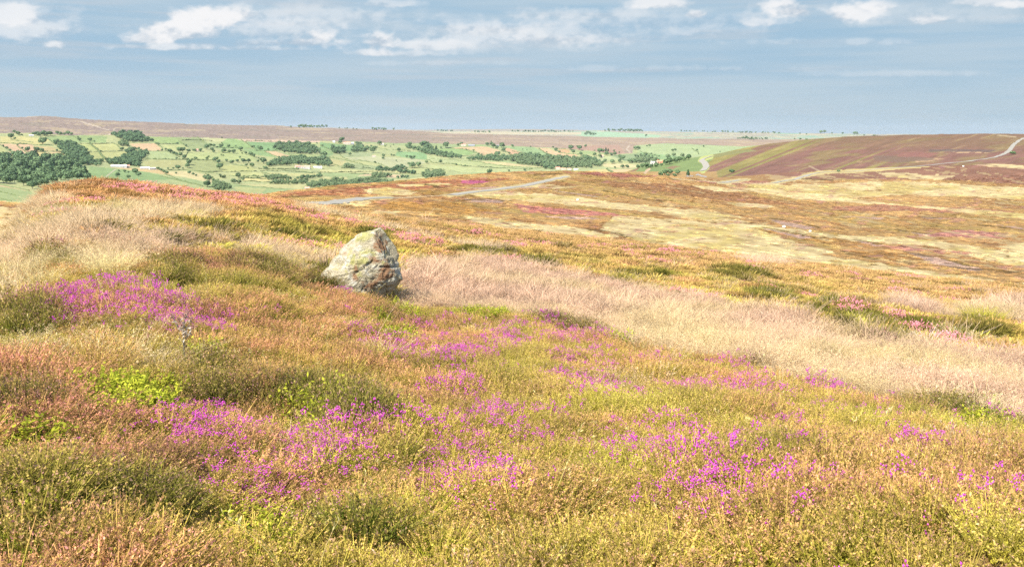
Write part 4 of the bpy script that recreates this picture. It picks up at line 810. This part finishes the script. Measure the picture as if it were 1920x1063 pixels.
def scatter(name, coll, P, rot, scl, tip, fol, label, cat):
    me = bpy.data.meshes.new(name); me.vertices.add(len(P)); me.vertices.foreach_set('co', np.asarray(P, np.float32).ravel())
    def att(n, ty, d, f): a = me.attributes.new(n, ty, 'POINT'); a.data.foreach_set(f, np.asarray(d, np.float32).ravel())
    att('rot', 'FLOAT_VECTOR', rot, 'vector'); att('scl', 'FLOAT_VECTOR', scl, 'vector')
    one = np.ones((len(P), 1)); att('tip', 'FLOAT_COLOR', np.hstack([tip, one]), 'color'); att('fol', 'FLOAT_COLOR', np.hstack([fol, one]), 'color')
    o = bpy.data.objects.new(name, me); COL.objects.link(o)
    gt = bpy.data.node_groups.new(name, 'GeometryNodeTree'); gt.interface.new_socket('Geometry', in_out='INPUT', socket_type='NodeSocketGeometry'); gt.interface.new_socket('Geometry', in_out='OUTPUT', socket_type='NodeSocketGeometry')
    N = gt.nodes; Lk = gt.links; gi = N.new('NodeGroupInput'); go = N.new('NodeGroupOutput'); ip = N.new('GeometryNodeInstanceOnPoints'); ci = N.new('GeometryNodeCollectionInfo')
    ci.inputs[0].default_value = coll; ci.inputs['Separate Children'].default_value = True; ci.inputs['Reset Children'].default_value = True
    def na(n, ty): a = N.new('GeometryNodeInputNamedAttribute'); a.data_type = ty; a.inputs[0].default_value = n; return a.outputs[0]
    Lk.new(gi.outputs[0], ip.inputs['Points']); Lk.new(ci.outputs[0], ip.inputs['Instance']); ip.inputs['Pick Instance'].default_value = True
    rnd = N.new('FunctionNodeRandomValue'); rnd.data_type = 'INT'; rnd.inputs[4].default_value = 0; rnd.inputs[5].default_value = len(coll.objects)-1; Lk.new(rnd.outputs[2], ip.inputs['Instance Index'])
    er = N.new('FunctionNodeEulerToRotation'); Lk.new(na('rot', 'FLOAT_VECTOR'), er.inputs[0]); Lk.new(er.outputs[0], ip.inputs['Rotation']); Lk.new(na('scl', 'FLOAT_VECTOR'), ip.inputs['Scale'])
    Lk.new(ip.outputs[0], go.inputs[0])
    md = o.modifiers.new('growth', 'NODES'); md.node_group = gt
    tag(o, label, cat, kind='stuff'); print(name, len(P), flush=True); return o
STX, STY, _, _ = locate(682, 552, None, 12, 22)
# --- where things grow (traced in picture units of the bare slope, then carried onto the land)
GRASSZ = [[(720,545),(760,490),(900,492),(1100,525),(1300,560),(1500,605),(1640,645),(1700,652),(1920,690),(2170,740),(2170,880),(1930,820),(1850,790),(1700,775),(1500,725),(1400,692),(1300,676),(1180,645),(1080,618),(960,596),(860,582),(740,580)],
 [(560,480),(640,475),(620,520),(560,510),(480,498),(420,480),(340,470),(300,500),(250,500),(200,530),(120,500),(60,560),(0,610),(-250,760),(-250,640),(0,465),(60,380),(100,372),(140,400),(230,384),(330,385),(430,400),(400,415),(300,424),(240,430),(330,450),(450,455)],
 [(560,387),(700,424),(850,458),(960,478),(900,476),(760,444),(640,414),(560,397)],
 [(1780,585),(1920,562),(2170,570),(2170,625),(1900,610)],[(1640,575),(1700,560),(1780,590),(1860,612),(1700,590)],[(1370,488),(1440,490),(1500,500),(1420,498)]]
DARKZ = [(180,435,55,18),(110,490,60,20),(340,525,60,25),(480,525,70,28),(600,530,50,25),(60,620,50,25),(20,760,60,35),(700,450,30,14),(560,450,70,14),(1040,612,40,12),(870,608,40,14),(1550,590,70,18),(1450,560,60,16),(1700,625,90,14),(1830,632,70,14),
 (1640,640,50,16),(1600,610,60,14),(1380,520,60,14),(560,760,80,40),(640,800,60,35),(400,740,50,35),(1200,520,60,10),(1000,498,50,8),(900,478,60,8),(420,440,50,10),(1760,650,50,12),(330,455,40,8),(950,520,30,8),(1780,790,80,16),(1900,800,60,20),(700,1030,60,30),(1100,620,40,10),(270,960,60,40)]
BELL = [(240,545,62,20,.9),(170,590,105,38,.85),(300,600,100,26,.8),(400,628,38,26,.8),(250,640,60,20,.6),(190,822,42,22,.9),(360,800,62,30,.9),(410,850,80,42,.9),(590,880,66,52,1),(500,925,120,50,.95),(560,955,60,40,.9),(270,905,18,10,.7),(740,680,60,14,.8),
 (840,692,75,20,.95),(870,747,44,17,.95),(940,702,40,12,.7),(970,642,42,22,.95),(1060,640,40,20,.8),(1045,686,40,14,.9),(1020,610,25,10,.7),(890,800,62,24,.9),(830,855,62,30,.9),(885,932,62,42,.95),(790,900,32,22,.9),(1025,795,44,15,.9),(1060,730,60,18,.6),(1110,700,50,14,.6),
 (1240,890,72,32,.95),(1340,920,60,22,.7),(1345,972,72,34,.95),(1420,850,60,18,.6),(1500,892,44,12,.9),(1262,652,52,20,.95),(1210,640,30,14,.7),(1380,692,32,16,.9),(1320,748,62,16,.8),(1450,745,60,16,.7),(1600,748,110,16,.8),(1660,800,80,20,.8),(1740,888,64,16,.95),(1795,892,30,10,.8),
 (1640,1042,75,22,.95),(1800,798,42,12,.85),(1890,812,40,10,.9),(1450,1010,40,25,.7),(1600,870,40,10,.7),(1560,950,120,16,.6),(1700,960,60,12,.6),(1850,1000,60,14,.5),(1900,890,40,12,.6),(640,545,18,18,.95),(1265,553,20,8,.9),(1170,548,24,8,.6),(1320,558,24,7,.7),(760,455,22,10,.9),(810,462,12,8,.9),(520,470,22,8,.6),(560,475,12,6,.6),
 (100,472,22,6,.6),(1690,635,60,8,.7),(1590,590,50,8,.5),(1700,590,90,6,.4),(520,610,18,18,.5),(660,628,40,10,.5),(1900,1010,30,30,.4),(1200,760,60,10,.4),(1300,820,60,12,.5),(700,830,30,20,.4),(700,650,60,10,.5),(1560,700,50,8,.5),(1150,830,60,12,.35),(1560,790,50,10,.6)]
BELLFAR = [[(230,350),(330,360),(450,374),(560,392),(700,430),(760,450),(640,424),(480,396),(300,376),(200,358)],[(1080,462),(1200,468),(1330,486),(1480,500),(1400,500),(1250,486),(1100,474)],[(1640,545),(1700,552),(1740,560),(1660,558)],[(930,452),(1060,462),(1100,470),(960,466)],[(1380,530),(1440,540),(1400,545)],[(1480,515),(1560,522),(1540,530),(1490,524)],[(1780,560),(1860,565),(1840,572)]]
BILB = [(230,760,85,30),(130,770,40,20),(30,840,40,25),(380,690,30,14),(640,540,18,10),(720,640,50,12),(900,600,60,12),(1400,668,80,14),(590,800,60,35),(640,500,30,14),(740,600,40,14),(1850,810,50,12),(700,480,40,10),(1820,600,30,8),(1180,640,60,8),(20,1000,40,40),(500,1030,60,30),(1010,510,20,8),(1260,520,20,6)]
def blobs(u, v, L):
    out = np.zeros(len(u))
    for b in L:
        a = b[4] if len(b) > 4 else 1.; r = np.hypot((u-b[0])/b[2], (v-b[1])/b[3]); out = np.maximum(out, a*sstep(1.25, .55, r))
    return out
def sample(d0, d1, dens, umin=-160, umax=2080):
    aw = .58; n = int(aw*(d1*d1-d0*d0)*dens); az = RNG.uniform(-aw, aw, n); d = np.sqrt(RNG.uniform(d0*d0, d1*d1, n))
    x = d*np.sin(az); y = d*np.cos(az); z, lay = Hraw(az, d); z = z+relief(x, y, d); u, v = project(x, y, z)
    k = (u > umin) & (u < umax) & (v < 1330)
    return x[k], y[k], z[k], d[k], u[k], v[k], lay[k]
m_heath = plant_material('heather_sprigs', .3); m_grass = plant_material('dry_grass_blades', .45); m_heathfar = plant_material('heather_sprigs_faded', .3, (214, 142, 150)); m_bil = plant_material('bilberry_leaves', .4)
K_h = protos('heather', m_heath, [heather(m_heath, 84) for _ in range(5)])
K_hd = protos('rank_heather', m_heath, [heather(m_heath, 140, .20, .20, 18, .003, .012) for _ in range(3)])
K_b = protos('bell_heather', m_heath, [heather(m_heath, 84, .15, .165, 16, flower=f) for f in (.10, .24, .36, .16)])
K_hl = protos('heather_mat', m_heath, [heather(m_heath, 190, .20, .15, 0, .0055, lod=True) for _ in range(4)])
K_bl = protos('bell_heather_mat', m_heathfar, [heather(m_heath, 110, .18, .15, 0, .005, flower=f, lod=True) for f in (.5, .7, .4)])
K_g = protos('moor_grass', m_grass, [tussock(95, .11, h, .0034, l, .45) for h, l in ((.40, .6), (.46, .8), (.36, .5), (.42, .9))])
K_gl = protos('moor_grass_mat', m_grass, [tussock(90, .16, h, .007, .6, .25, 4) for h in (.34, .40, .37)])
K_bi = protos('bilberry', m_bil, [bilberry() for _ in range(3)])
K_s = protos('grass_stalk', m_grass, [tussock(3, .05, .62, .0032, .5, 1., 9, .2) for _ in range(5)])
def cc(a): return np.array([C(*c) for c in a])*PG
PG = 2.3      # plants shade one another: their own colours sit above the sheet's
acc = {}
def add(key, m, x, y, z, s, sz, tip, fol, tilt=.12, sink=.03):
    n = int(m.sum())
    if not n: return
    rot = np.stack([RNG.normal(0, tilt, n), RNG.normal(0, tilt, n), RNG.uniform(0, 6.28, n)], 1)
    acc.setdefault(key, []).append((np.stack([x[m], y[m], z[m]-sink*s[m]], 1), rot, np.stack([s[m], s[m], s[m]*sz[m]], 1), np.clip(tip[m], .01, .92), np.clip(fol[m], .01, .9)))
def lerp(a, b, t): return a*(1-t[:, None])+b*t[:, None]
for d0, d1, dens, sc0, lod in ((2.6, 9, 62, 1.0, 0), (9, 17, 42, 1.12, 0), (17, 34, 32, 1.25, 1), (34, 62, 14, 1.6, 1), (62, 95, 7, 2.1, 1)):
    x, y, z, d, u, v, lay = sample(d0, d1, dens); n = len(x)
    k = lay < 7.2; x, y, z, d, u, v, lay = [q[k] for q in (x, y, z, d, u, v, lay)]; n = len(x)
    j = np.interp(d, [3, 20, 80], [26, 12, 5]); uu = u+j*1.6*fbm(x*1.1, y*1.1, 301, 3); vv = v+j*.5*fbm(x*1.1, y*1.1, 305, 3)
    gr = np.zeros(n, bool)
    for P in GRASSZ: gr |= inpoly(uu, vv, P)
    big = fbm(x/2.2, y/2.2, 311, 3); med = fbm(x/.7, y/.7, 313, 3); cl = fbm(x/.45, y/.45, 315, 2); r = RNG.uniform(0, 1, n)
    lf = gr & (u < 720) & (fbm(x/.9, y/.9, 337, 2)+.25*fbm(x/2.5, y/2.5, 338, 2) > .02) & (v > 360); gr &= ~(lf & (r < .35)); thin = (~gr) & (med > .30) & (big > 0); gr |= thin & (r < .28)
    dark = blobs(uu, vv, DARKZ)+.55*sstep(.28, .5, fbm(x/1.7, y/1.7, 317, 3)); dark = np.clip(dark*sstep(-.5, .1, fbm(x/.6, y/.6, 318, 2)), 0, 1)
    bell = blobs(uu, vv, BELL)*sstep(-.5, .25, cl+.25)
    rb = (u > 620)*(v > 600)*.34*sstep(-.08, .45, fbm(x/1.1, y/1.1, 319, 3)); bell = np.maximum(bell, rb)
    bf = np.zeros(n, bool)
    for P in BELLFAR: bf |= inpoly(uu, vv, P)
    bell = np.maximum(bell, bf*.32*sstep(-.35, .2, fbm(x/1.5, y/1.5, 323, 2))); bell = np.maximum(bell, (d > 22)*.45*sstep(.33, .5, fbm(x/3., y/3., 321, 3)))
    bil = blobs(uu, vv, BILB)
    # colours of young tips and of the green below
    bush = sstep(-.12, .18, vn(x/.5+7, y/.5, 361)+.4*vn(x/.2, y/.2, 362)); pk = np.clip(-.02+.8*big+.62*bush+.38*sstep(800, 100, u), 0, 1); wm = np.clip(.5+1.1*med, 0, 1)
    farw = sstep(18, 45, d)
    tip = lerp(np.tile(cc([(212,182,94)]), (n, 1)), np.tile(cc([(222,158,118)]), (n, 1)), pk); tip = lerp(tip, np.tile(cc([(192,192,76)]), (n, 1)), np.clip(wm-.35, 0, 1)*1.1)
    tip = lerp(tip, np.tile(cc([(200,156,106)]), (n, 1)), farw*.85)
    fol = lerp(np.tile(cc([(170,176,54)]), (n, 1)), np.tile(cc([(204,188,78)]), (n, 1)), wm); fol = lerp(fol, np.tile(cc([(152,138,74)]), (n, 1)), farw*.8)
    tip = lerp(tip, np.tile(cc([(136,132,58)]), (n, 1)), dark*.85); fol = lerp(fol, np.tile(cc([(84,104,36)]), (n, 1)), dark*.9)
    cw = (u < 620)*sstep(410, 372, v); tip = lerp(tip, np.tile(cc([(220,156,110)]), (n, 1)), cw*.55); fol = lerp(fol, np.tile(cc([(184,142,78)]), (n, 1)), cw*.45)
    br = (1+.22*cl+.16*RNG.normal(size=n))[:, None]; tip = tip*br; fol = fol*br
    s = sc0*RNG.uniform(.7, 1.3, n)*(1+.18*big+.16*bush); sz = np.clip(1+.45*fbm(x/.9, y/.9, 331, 2)+.25*dark, .55, 1.6)
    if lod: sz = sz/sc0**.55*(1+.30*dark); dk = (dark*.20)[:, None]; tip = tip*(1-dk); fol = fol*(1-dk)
    nst = np.hypot(x-STX, y-STY); gr &= nst > .1
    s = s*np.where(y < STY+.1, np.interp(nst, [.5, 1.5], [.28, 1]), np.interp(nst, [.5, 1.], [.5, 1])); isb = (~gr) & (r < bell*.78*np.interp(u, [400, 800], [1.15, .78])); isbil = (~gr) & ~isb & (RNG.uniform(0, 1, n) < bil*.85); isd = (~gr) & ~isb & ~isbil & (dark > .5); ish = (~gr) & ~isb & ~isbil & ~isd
    if not lod:
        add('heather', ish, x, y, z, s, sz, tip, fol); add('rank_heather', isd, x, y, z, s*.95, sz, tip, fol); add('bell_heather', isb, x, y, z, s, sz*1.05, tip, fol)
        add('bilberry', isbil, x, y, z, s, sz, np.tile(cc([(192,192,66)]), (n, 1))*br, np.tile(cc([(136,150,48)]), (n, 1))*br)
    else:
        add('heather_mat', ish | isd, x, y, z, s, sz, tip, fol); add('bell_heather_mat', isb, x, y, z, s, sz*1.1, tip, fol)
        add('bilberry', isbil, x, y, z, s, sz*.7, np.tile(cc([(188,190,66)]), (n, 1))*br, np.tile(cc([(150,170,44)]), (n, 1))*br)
    # grass: straw at the band's near rim, dusty pink in its middle
    gp = np.clip(.5+1.2*fbm(x/3., y/3., 341, 3)+.25*(u > 760), 0, 1)
    gt_ = lerp(np.tile(cc([(248,222,168)]), (n, 1)), np.tile(cc([(246,208,174)]), (n, 1)), gp); gt_ = lerp(gt_, np.tile(cc([(228,222,120)]), (n, 1)), sstep(.2, .6, -big)*.3)
    gf = lerp(np.tile(cc([(226,206,128)]), (n, 1)), np.tile(cc([(224,186,140)]), (n, 1)), gp)
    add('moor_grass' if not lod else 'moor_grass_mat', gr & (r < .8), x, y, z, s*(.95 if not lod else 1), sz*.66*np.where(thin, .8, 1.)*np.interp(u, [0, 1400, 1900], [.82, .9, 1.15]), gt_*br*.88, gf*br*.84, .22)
# stray stalks over the heath
x, y, z, d, u, v, lay = sample(2.7, 16, 2.6); n = len(x); m = (fbm(x/1.4, y/1.4, 351, 2)+.3*(u < 700) > .0) & (v > 560); o1 = np.ones(n)
add('grass_stalk', m, x, y, z, RNG.uniform(.5, 1.0, n), o1, np.tile(cc([(238,220,150)]), (n, 1)), np.tile(cc([(214,210,110)]), (n, 1)), .3)
# clumps out on the middle moor give it a nap
x, y, z, d, u, v, lay = sample(100, 820, .30); k = (lay > 7.4) & (lay < 10.9) & (RNG.uniform(0, 1, len(x)) < np.interp(d, [100, 350, 820], [1, .7, .35])); x, y, z, d, u, v, lay = [q[k] for q in (x, y, z, d, u, v, lay)]
c = paint(u, v, x, y, d, lay)*2.55; n = len(x); dn_ = 1+.10*RNG.normal(size=n)[:, None]
RD = [[p for p in L] for L in ROADS]
keep = RNG.uniform(0, 1, n) < np.interp(c[:, 1]/2.3, [.10, .19], [1, .22])
for L in ROADS: keep &= polydist(u, v, L, 2.6) > 9
add('heather_mat', keep, x, y, z, RNG.uniform(2.5, 5, n)*np.interp(d, [100, 800], [1, 1.6]), np.full(n, .3), c*dn_, c*dn_*.8, .1)
LB = {'heather': ('olive and russet heather cushions covering the near slope', 'heather'), 'rank_heather': ('dark green tall heather growing in shaggy clumps', 'heather'), 'bell_heather': ('magenta flowering bell heather in scattered patches', 'heather'),
 'heather_mat': ('brown heather carpet of the rounded slopes beyond the stone', 'heather'), 'bell_heather_mat': ('pink flowering heather drifts along the far edge of the slope', 'heather'), 'moor_grass': ('pale straw and pink moor grass in the long bleached band', 'grass'),
 'moor_grass_mat': ('thin bleached grass strips beyond the stone', 'grass'), 'bilberry': ('lime green bilberry leaves between the heather', 'bilberry'), 'grass_stalk': ('single dry seeding grass stalks standing above the heather', 'grass')}
KC = {'heather': K_h, 'rank_heather': K_hd, 'bell_heather': K_b, 'heather_mat': K_hl, 'bell_heather_mat': K_bl, 'moor_grass': K_g, 'moor_grass_mat': K_gl, 'bilberry': K_bi, 'grass_stalk': K_s}
for k, L in acc.items():
    a = [np.concatenate([q[i] for q in L]) for i in range(5)]
    scatter(k, KC[k], *a, *LB[k])
acc.clear()
# ------------------------------------------------------------------ single plants one can point to
def near_at(u, v, a=2, b=60): return locate(u, v, None, a, b)
def bake(g, name, mat, parent=None): o = g.make(name, mat); COL.objects.link(o); o.parent = parent; return o
def solid_plant(name, rgb0, rgb1, trans=.35):
    m, t, out = material(name); a = t.node('ShaderNodeVertexColor', layer_name='col'); s = t.node('ShaderNodeSeparateColor'); t.l.new(a.outputs[0], s.inputs[0])
    c = t.mix(s.outputs[0], tuple(rgb0), tuple(rgb1)); vm = t.node('ShaderNodeVectorMath', operation='SCALE'); t.l.new(c, vm.inputs[0]); t.l.new(t.ramp(s.outputs[2], 0, 1, .6, 1.4), vm.inputs['Scale'])
    d = t.node('ShaderNodeBsdfDiffuse'); t.l.new(vm.outputs[0], d.inputs[0]); tr = t.node('ShaderNodeBsdfTranslucent'); t.l.new(vm.outputs[0], tr.inputs[0]); mx = t.node('ShaderNodeMixShader'); mx.inputs[0].default_value = trans
    t.l.new(d.outputs[0], mx.inputs[1]); t.l.new(tr.outputs[0], mx.inputs[2]); t.l.new(mx.outputs[0], out.inputs[0]); return m
p1 = cc([(222,214,120),(250,234,170),(170,180,60),(214,204,80),(190,170,150),(240,232,214)]); m_straw = solid_plant('bleached_straw', p1[0]*.8, p1[1]*.8); m_rush = solid_plant('green_rush', p1[2]*.8, p1[3]*.8); m_twig = solid_plant('dead_heather_twigs', cc([(150,130,110)])[0], p1[5]*.8, .05)
def big_tuft(name, u, v, mat, hpx, rad, n, lean, label, cat, w=.004, tw=False):
    x, y, z, d = near_at(u, v); h = hpx*d/F; e = empty(name, (x, y, z-.03)); g = tussock(n, rad, h*1.3, w, lean, .2, 7, .35); o = bake(g, name, mat); COL.objects.unlink(o); me = o.data; bpy.data.objects.remove(o); bpy.data.objects.remove(e)
    o = bpy.data.objects.new(name, me); COL.objects.link(o); o.location = (x, y, z-.03); tag(o, label, cat); return o
big_tuft('grass_tussock', 1842, 606, m_rush, 22, .5, 900, 1.0, 'rounded lime green grass tussock alone on the brown heath', 'grass tussock', .012)
big_tuft('grass_tussock', 1835, 800, m_straw, 62, .16, 260, 1.1, 'bleached straw tussock arching over heather at the rim of the grass band', 'grass tussock', .006)
big_tuft('grass_tussock', 1912, 812, m_straw, 50, .14, 180, 1.3, 'leaning straw tussock beside the arching bleached one', 'grass tussock', .006)
big_tuft('grass_tussock', 1700, 578, m_twig, 14, .45, 500, .8, 'white bleached grass tuft on the brown slope past the grass band', 'grass tussock', .014)
big_tuft('rush_clump', 357, 413, m_rush, 16, .28, 500, .7, 'small round green bush in pale grass behind the crest', 'bush', .012)
big_tuft('grass_tussock', 905, 790, m_straw, 52, .05, 14, 1.6, 'few long curved straw blades rising from bell heather', 'grass tussock', .005)
big_tuft('grass_tussock', 1230, 985, m_straw, 55, .06, 16, 2.0, 'wide arching straw blades low over olive heather', 'grass tussock', .004)
big_tuft('dead_heather', 1740, 655, m_twig, 26, .4, 300, 1.1, 'bleached dead heather twigs under the dark bushes', 'dead heather', .008)
big_tuft('dead_heather', 1800, 650, m_twig, 22, .35, 260, 1.1, 'second patch of bleached twigs further along the dark bushes', 'dead heather', .008)
# the dry thistle
def thistle():
    x, y, z, d = near_at(352, 700); k = d/F; e = empty('thistle', (x, y, z)); H = 105*k
    tag(e, 'dry brown thistle with branching seed heads standing in magenta heather', 'thistle')
    g = Geo()
    def limb(p0, p1, w):
        tt = np.linspace(0, 1, 6); bend = rv(.012)
        P = p0+(p1-p0)*tt[:, None]+bend*(np.sin(tt*3.14))[:, None]
        for q in range(3):
            a = q*1.047; g.strip(P, np.linspace(w, w*.6, 6), np.array([math.cos(a), math.sin(a), 0]), np.tile([.3, 0, .6], (6, 1)))
        for i in range(14):
            p = p0+(p1-p0)*RNG.uniform(); dd = unit(rv()+[0, 0, .3]); g.leaf(p, dd, unit(np.cross(dd, rv())), RNG.uniform(.02, .05), .012, [.4, 0, RNG.uniform(.2, .8)])
    top = np.array([.0, 0, H]); limb(np.zeros(3), top, .010); tips = [top]
    for (hx, hz, s) in ((-.05, .93, .62), (-.09, 1.02, .72), (.05, .95, .70), (.07, .82, .6), (-.03, .85, .5), (.02, 1.06, .8)):
        p1 = np.array([hx*1.0, RNG.uniform(-.03, .03), hz*H]); limb(np.array([0, 0, s*H]), p1, .006); tips.append(p1)
    bake(g, 'stem', m_twig, e)
    for p in tips:
        h = Geo(); 
        for i in range(60):
            dd = unit(rv()+[0, 0, .4]); h.leaf(p+dd*.004, dd, unit(np.cross(dd, rv())), RNG.uniform(.012, .024), .005, [RNG.uniform(), 0, RNG.uniform(.1, .8)])
        h.blob(p, .010, [.3, 0, .3]); bake(h, 'seed_head', m_thead, e)
m_thead = solid_plant('thistle_down', cc([(176,130,110)])[0], cc([(226,180,170)])[0], .1)
thistle()
# ------------------------------------------------------------------ camera, sun, sky, air
cam = bpy.data.cameras.new('camera'); co = bpy.data.objects.new('camera', cam); COL.objects.link(co)
co.location = (0, 0, EYE); co.rotation_euler = (math.pi/2-PITCH, 0, 0)
cam.sensor_width = 36; cam.lens = 36*F/1920; cam.clip_end = 90000; cam.clip_start = .05
sc.camera = co
SUN_EL, SUN_AZ = math.radians(48), math.radians(-140)   # azimuth from +Y towards +X
sun = bpy.data.lights.new('sun', 'SUN'); sun.energy = 4.6; sun.angle = math.radians(.53); sun.color = (1, .95, .86)
so = bpy.data.objects.new('sun', sun); COL.objects.link(so)
from mathutils import Vector
sd = Vector((math.sin(SUN_AZ)*math.cos(SUN_EL), math.cos(SUN_AZ)*math.cos(SUN_EL), math.sin(SUN_EL)))
so.rotation_euler = (-sd).to_track_quat('-Z', 'Y').to_euler(); so.location = (-40, -20, 60)
w = bpy.data.worlds.new('World'); sc.world = w; w.use_nodes = True; t = NT(w.node_tree); t.n.clear()
wo = t.node('ShaderNodeOutputWorld'); bg = t.node('ShaderNodeBackground'); t.l.new(bg.outputs[0], wo.inputs[0])
sky = t.node('ShaderNodeTexSky', sky_type='NISHITA', sun_disc=False); sky.sun_elevation = SUN_EL; sky.sun_rotation = SUN_AZ
sky.altitude = 300; sky.air_density = 1; sky.dust_density = 1.2; sky.ozone_density = 1.2
bg.inputs['Strength'].default_value = .13
t.l.new(sky.outputs[0], bg.inputs[0])
w.cycles.sampling_method = 'MANUAL'; w.cycles.sample_map_resolution = 256
# sky: the bank of layered air and cumulus low over the horizon, 60 km out
def make_sky():
    az = np.linspace(-1.0, 1.0, 2300); tn = np.concatenate([np.linspace(-.03, .155, 330), np.linspace(.156, .34, 50)])
    A, T = np.meshgrid(az, tn); R = 60000.; U, Vv = project(R*np.sin(A), R*np.cos(A), EYE+R*T)
    # veil
    va = .5+.5*fbm(A*4.2, T*60, 201, 5); vb = .5+.5*fbm(A*9, T*150, 202, 4); vc = .5+.5*fbm(A*2., T*16, 203, 3)
    def mixc(a, b, f): return a*(1-f[..., None])+b*f[..., None]
    L = lambda *c: lin(c)
    c = mixc(np.broadcast_to(L(163,195,218), A.shape+(3,)), L(183,205,221), sstep(.3, .7, va))
    c = mixc(c, L(196,206,216), .5*sstep(.5, .85, vb))
    c = mixc(c, L(194,210,218), .6*sstep(.11, 0, T)); c = mixc(c, L(162,190,208), .45*sstep(.55, .8, vc)); 
    c = mixc(c, L(168,192,204), .5*sstep(.0, .9, A)*sstep(.06, .01, T))
    n1 = fbm(A*22, T*44, 211, 5); n2 = fbm(A*90, T*150, 213, 4); n3 = fbm(A*11, T*40, 215, 5)
    bil = 1-np.abs(fbm(A*42, T*70, 217, 5))*2.2
    def cloud(c, u, v, ru, rv, amt, top=(246,246,247), bot=(186,200,214)):
        j = np.flatnonzero(np.abs(U[210]-u) < ru*2.4+30)
        if not len(j): return
        s = slice(j[0], j[-1]+1)
        dx = (U[:, s]-u)/ru; dy = -(Vv[:, s]-v)/rv; dy2 = np.where(dy < 0, dy*1.7, dy)
        r = np.hypot(dx, dy2)
        f = 1.22-r+.6*n1[:, s]+.22*n2[:, s]+.30*(bil[:, s]-.6)
        m = sstep(0, .85, f)*amt*(.9+.25*n3[:, s])
        sh = sstep(-.9, .5, dy+1.5*n1[:, s]+.9*n2[:, s]+.5*(bil[:, s]-.5))
        c[:, s] = mixc(c[:, s], mixc(np.broadcast_to(L(*bot), m.shape+(3,)), L(*top), sh), m)
    for a in CLOUDS: cloud(c, *a)

    al = 1-sstep(.17, .33, T)
    R = 60000.; X = R*np.sin(A); Y = R*np.cos(A); Z = EYE+R*T
    nr, nc = A.shape; ii = (np.arange(nr-1)[:, None]*nc+np.arange(nc-1)[None, :]).ravel()
    Q = np.stack([ii, ii+nc, ii+nc+1, ii+1], 1)
    m, t, out = material('layered_summer_sky')
    a = t.node('ShaderNodeVertexColor', layer_name='col'); e = t.node('ShaderNodeEmission'); t.l.new(a.outputs[0], e.inputs[0]); e.inputs[1].default_value = 1/2**EXPO
    g = t.node('ShaderNodeNewGeometry'); s = t.node('ShaderNodeSeparateXYZ'); t.l.new(g.outputs['Position'], s.inputs[0])
    tr = t.node('ShaderNodeBsdfTransparent'); mx = t.node('ShaderNodeMixShader'); t.put(mx.inputs[0], t.ramp(s.outputs[2], .17*R, .33*R)); t.l.new(e.outputs[0], mx.inputs[1]); t.l.new(tr.outputs[0], mx.inputs[2])
    t.l.new(mx.outputs[0], out.inputs[0]); m.cycles.emission_sampling = 'NONE'
    o = mesh_np('sky', np.stack([X, Y, Z], -1).reshape(-1, 3), Q, m, cols=c.reshape(-1, 3)); tag(o, 'pale blue sky with a line of small white clouds', 'sky', kind='structure')
CLOUDS = [(980,66,330,40,.30),(560,36,240,34,.26),(1250,40,260,26,.25),(1650,30,260,30,.28),(60,50,130,50,.45),(860,90,230,20,.25),(960,70,190,26,.3),(1330,60,130,16,.25),(600,30,150,20,.3),(900,56,110,18,.45),(60,60,80,26,.35),(520,62,130,26,.5),(1100,30,160,14,.3),(1560,80,200,10,.3),(1250,130,200,8,.25),(1700,140,200,8,.22),(830,120,150,7,.2),
  (30,34,52,28,.8),(270,74,50,20,.9),(300,64,46,26,1.),(360,44,66,30,1.),(400,36,60,22,.95),(103,86,22,10,.8),(335,60,90,34,1.),(440,26,44,18,.8),(330,90,120,9,.7),(480,82,80,12,.7),(570,80,70,18,.95),(600,70,32,14,.9),(500,92,110,8,.6),
  (712,78,36,26,.85),(700,100,46,10,.7),(800,86,62,16,.6),(760,102,70,8,.5),(1000,72,50,14,.4),(1080,76,70,12,.3),(1240,8,62,14,.85),(1305,28,22,12,.85),(1485,22,50,20,.9),(1465,10,34,14,.6),(1600,26,60,23,.95),(1640,14,40,16,.85),
  (1740,38,42,13,.85),(1850,6,80,11,.7),(1910,10,34,10,.8),(720,8,60,12,.5),(1420,44,40,9,.5)]
EXPO = 1.36
make_sky()
# air
def haze_box():
    zb, zt = -330, 150
    me = bpy.data.meshes.new('haze'); x0, x1, y0, y1 = -19500, 19500, -200, 18200
    vs = [(x, y, z) for z in (zb, zt) for y in (y0, y1) for x in (x0, x1)]
    me.from_pydata(vs, [], [(0,2,3,1),(4,5,7,6),(0,1,5,4),(2,6,7,3),(0,4,6,2),(1,3,7,5)])
    m, t, out = material('summer_air'); v = t.node('ShaderNodeVolumePrincipled')
    v.inputs['Color'].default_value = (.88, .94, 1, 1); v.inputs['Density'].default_value = HAZE; v.inputs['Anisotropy'].default_value = .2
    t.l.new(v.outputs[0], out.inputs['Volume']); me.materials.append(m)
    o = bpy.data.objects.new('haze', me); COL.objects.link(o); tag(o, 'thin blue summer haze lying over the dale', 'haze', kind='stuff')
HAZE = 1.4e-5
haze_box()
sc.view_settings.view_transform = 'Standard'; sc.view_settings.look = 'None'; sc.view_settings.exposure = EXPO; sc.view_settings.gamma = 1
sc.render.engine = 'CYCLES'; sc.cycles.max_bounces = 6; sc.cycles.diffuse_bounces = 3; sc.cycles.transmission_bounces = 4; sc.cycles.volume_bounces = 0
sc.cycles.use_denoising = False
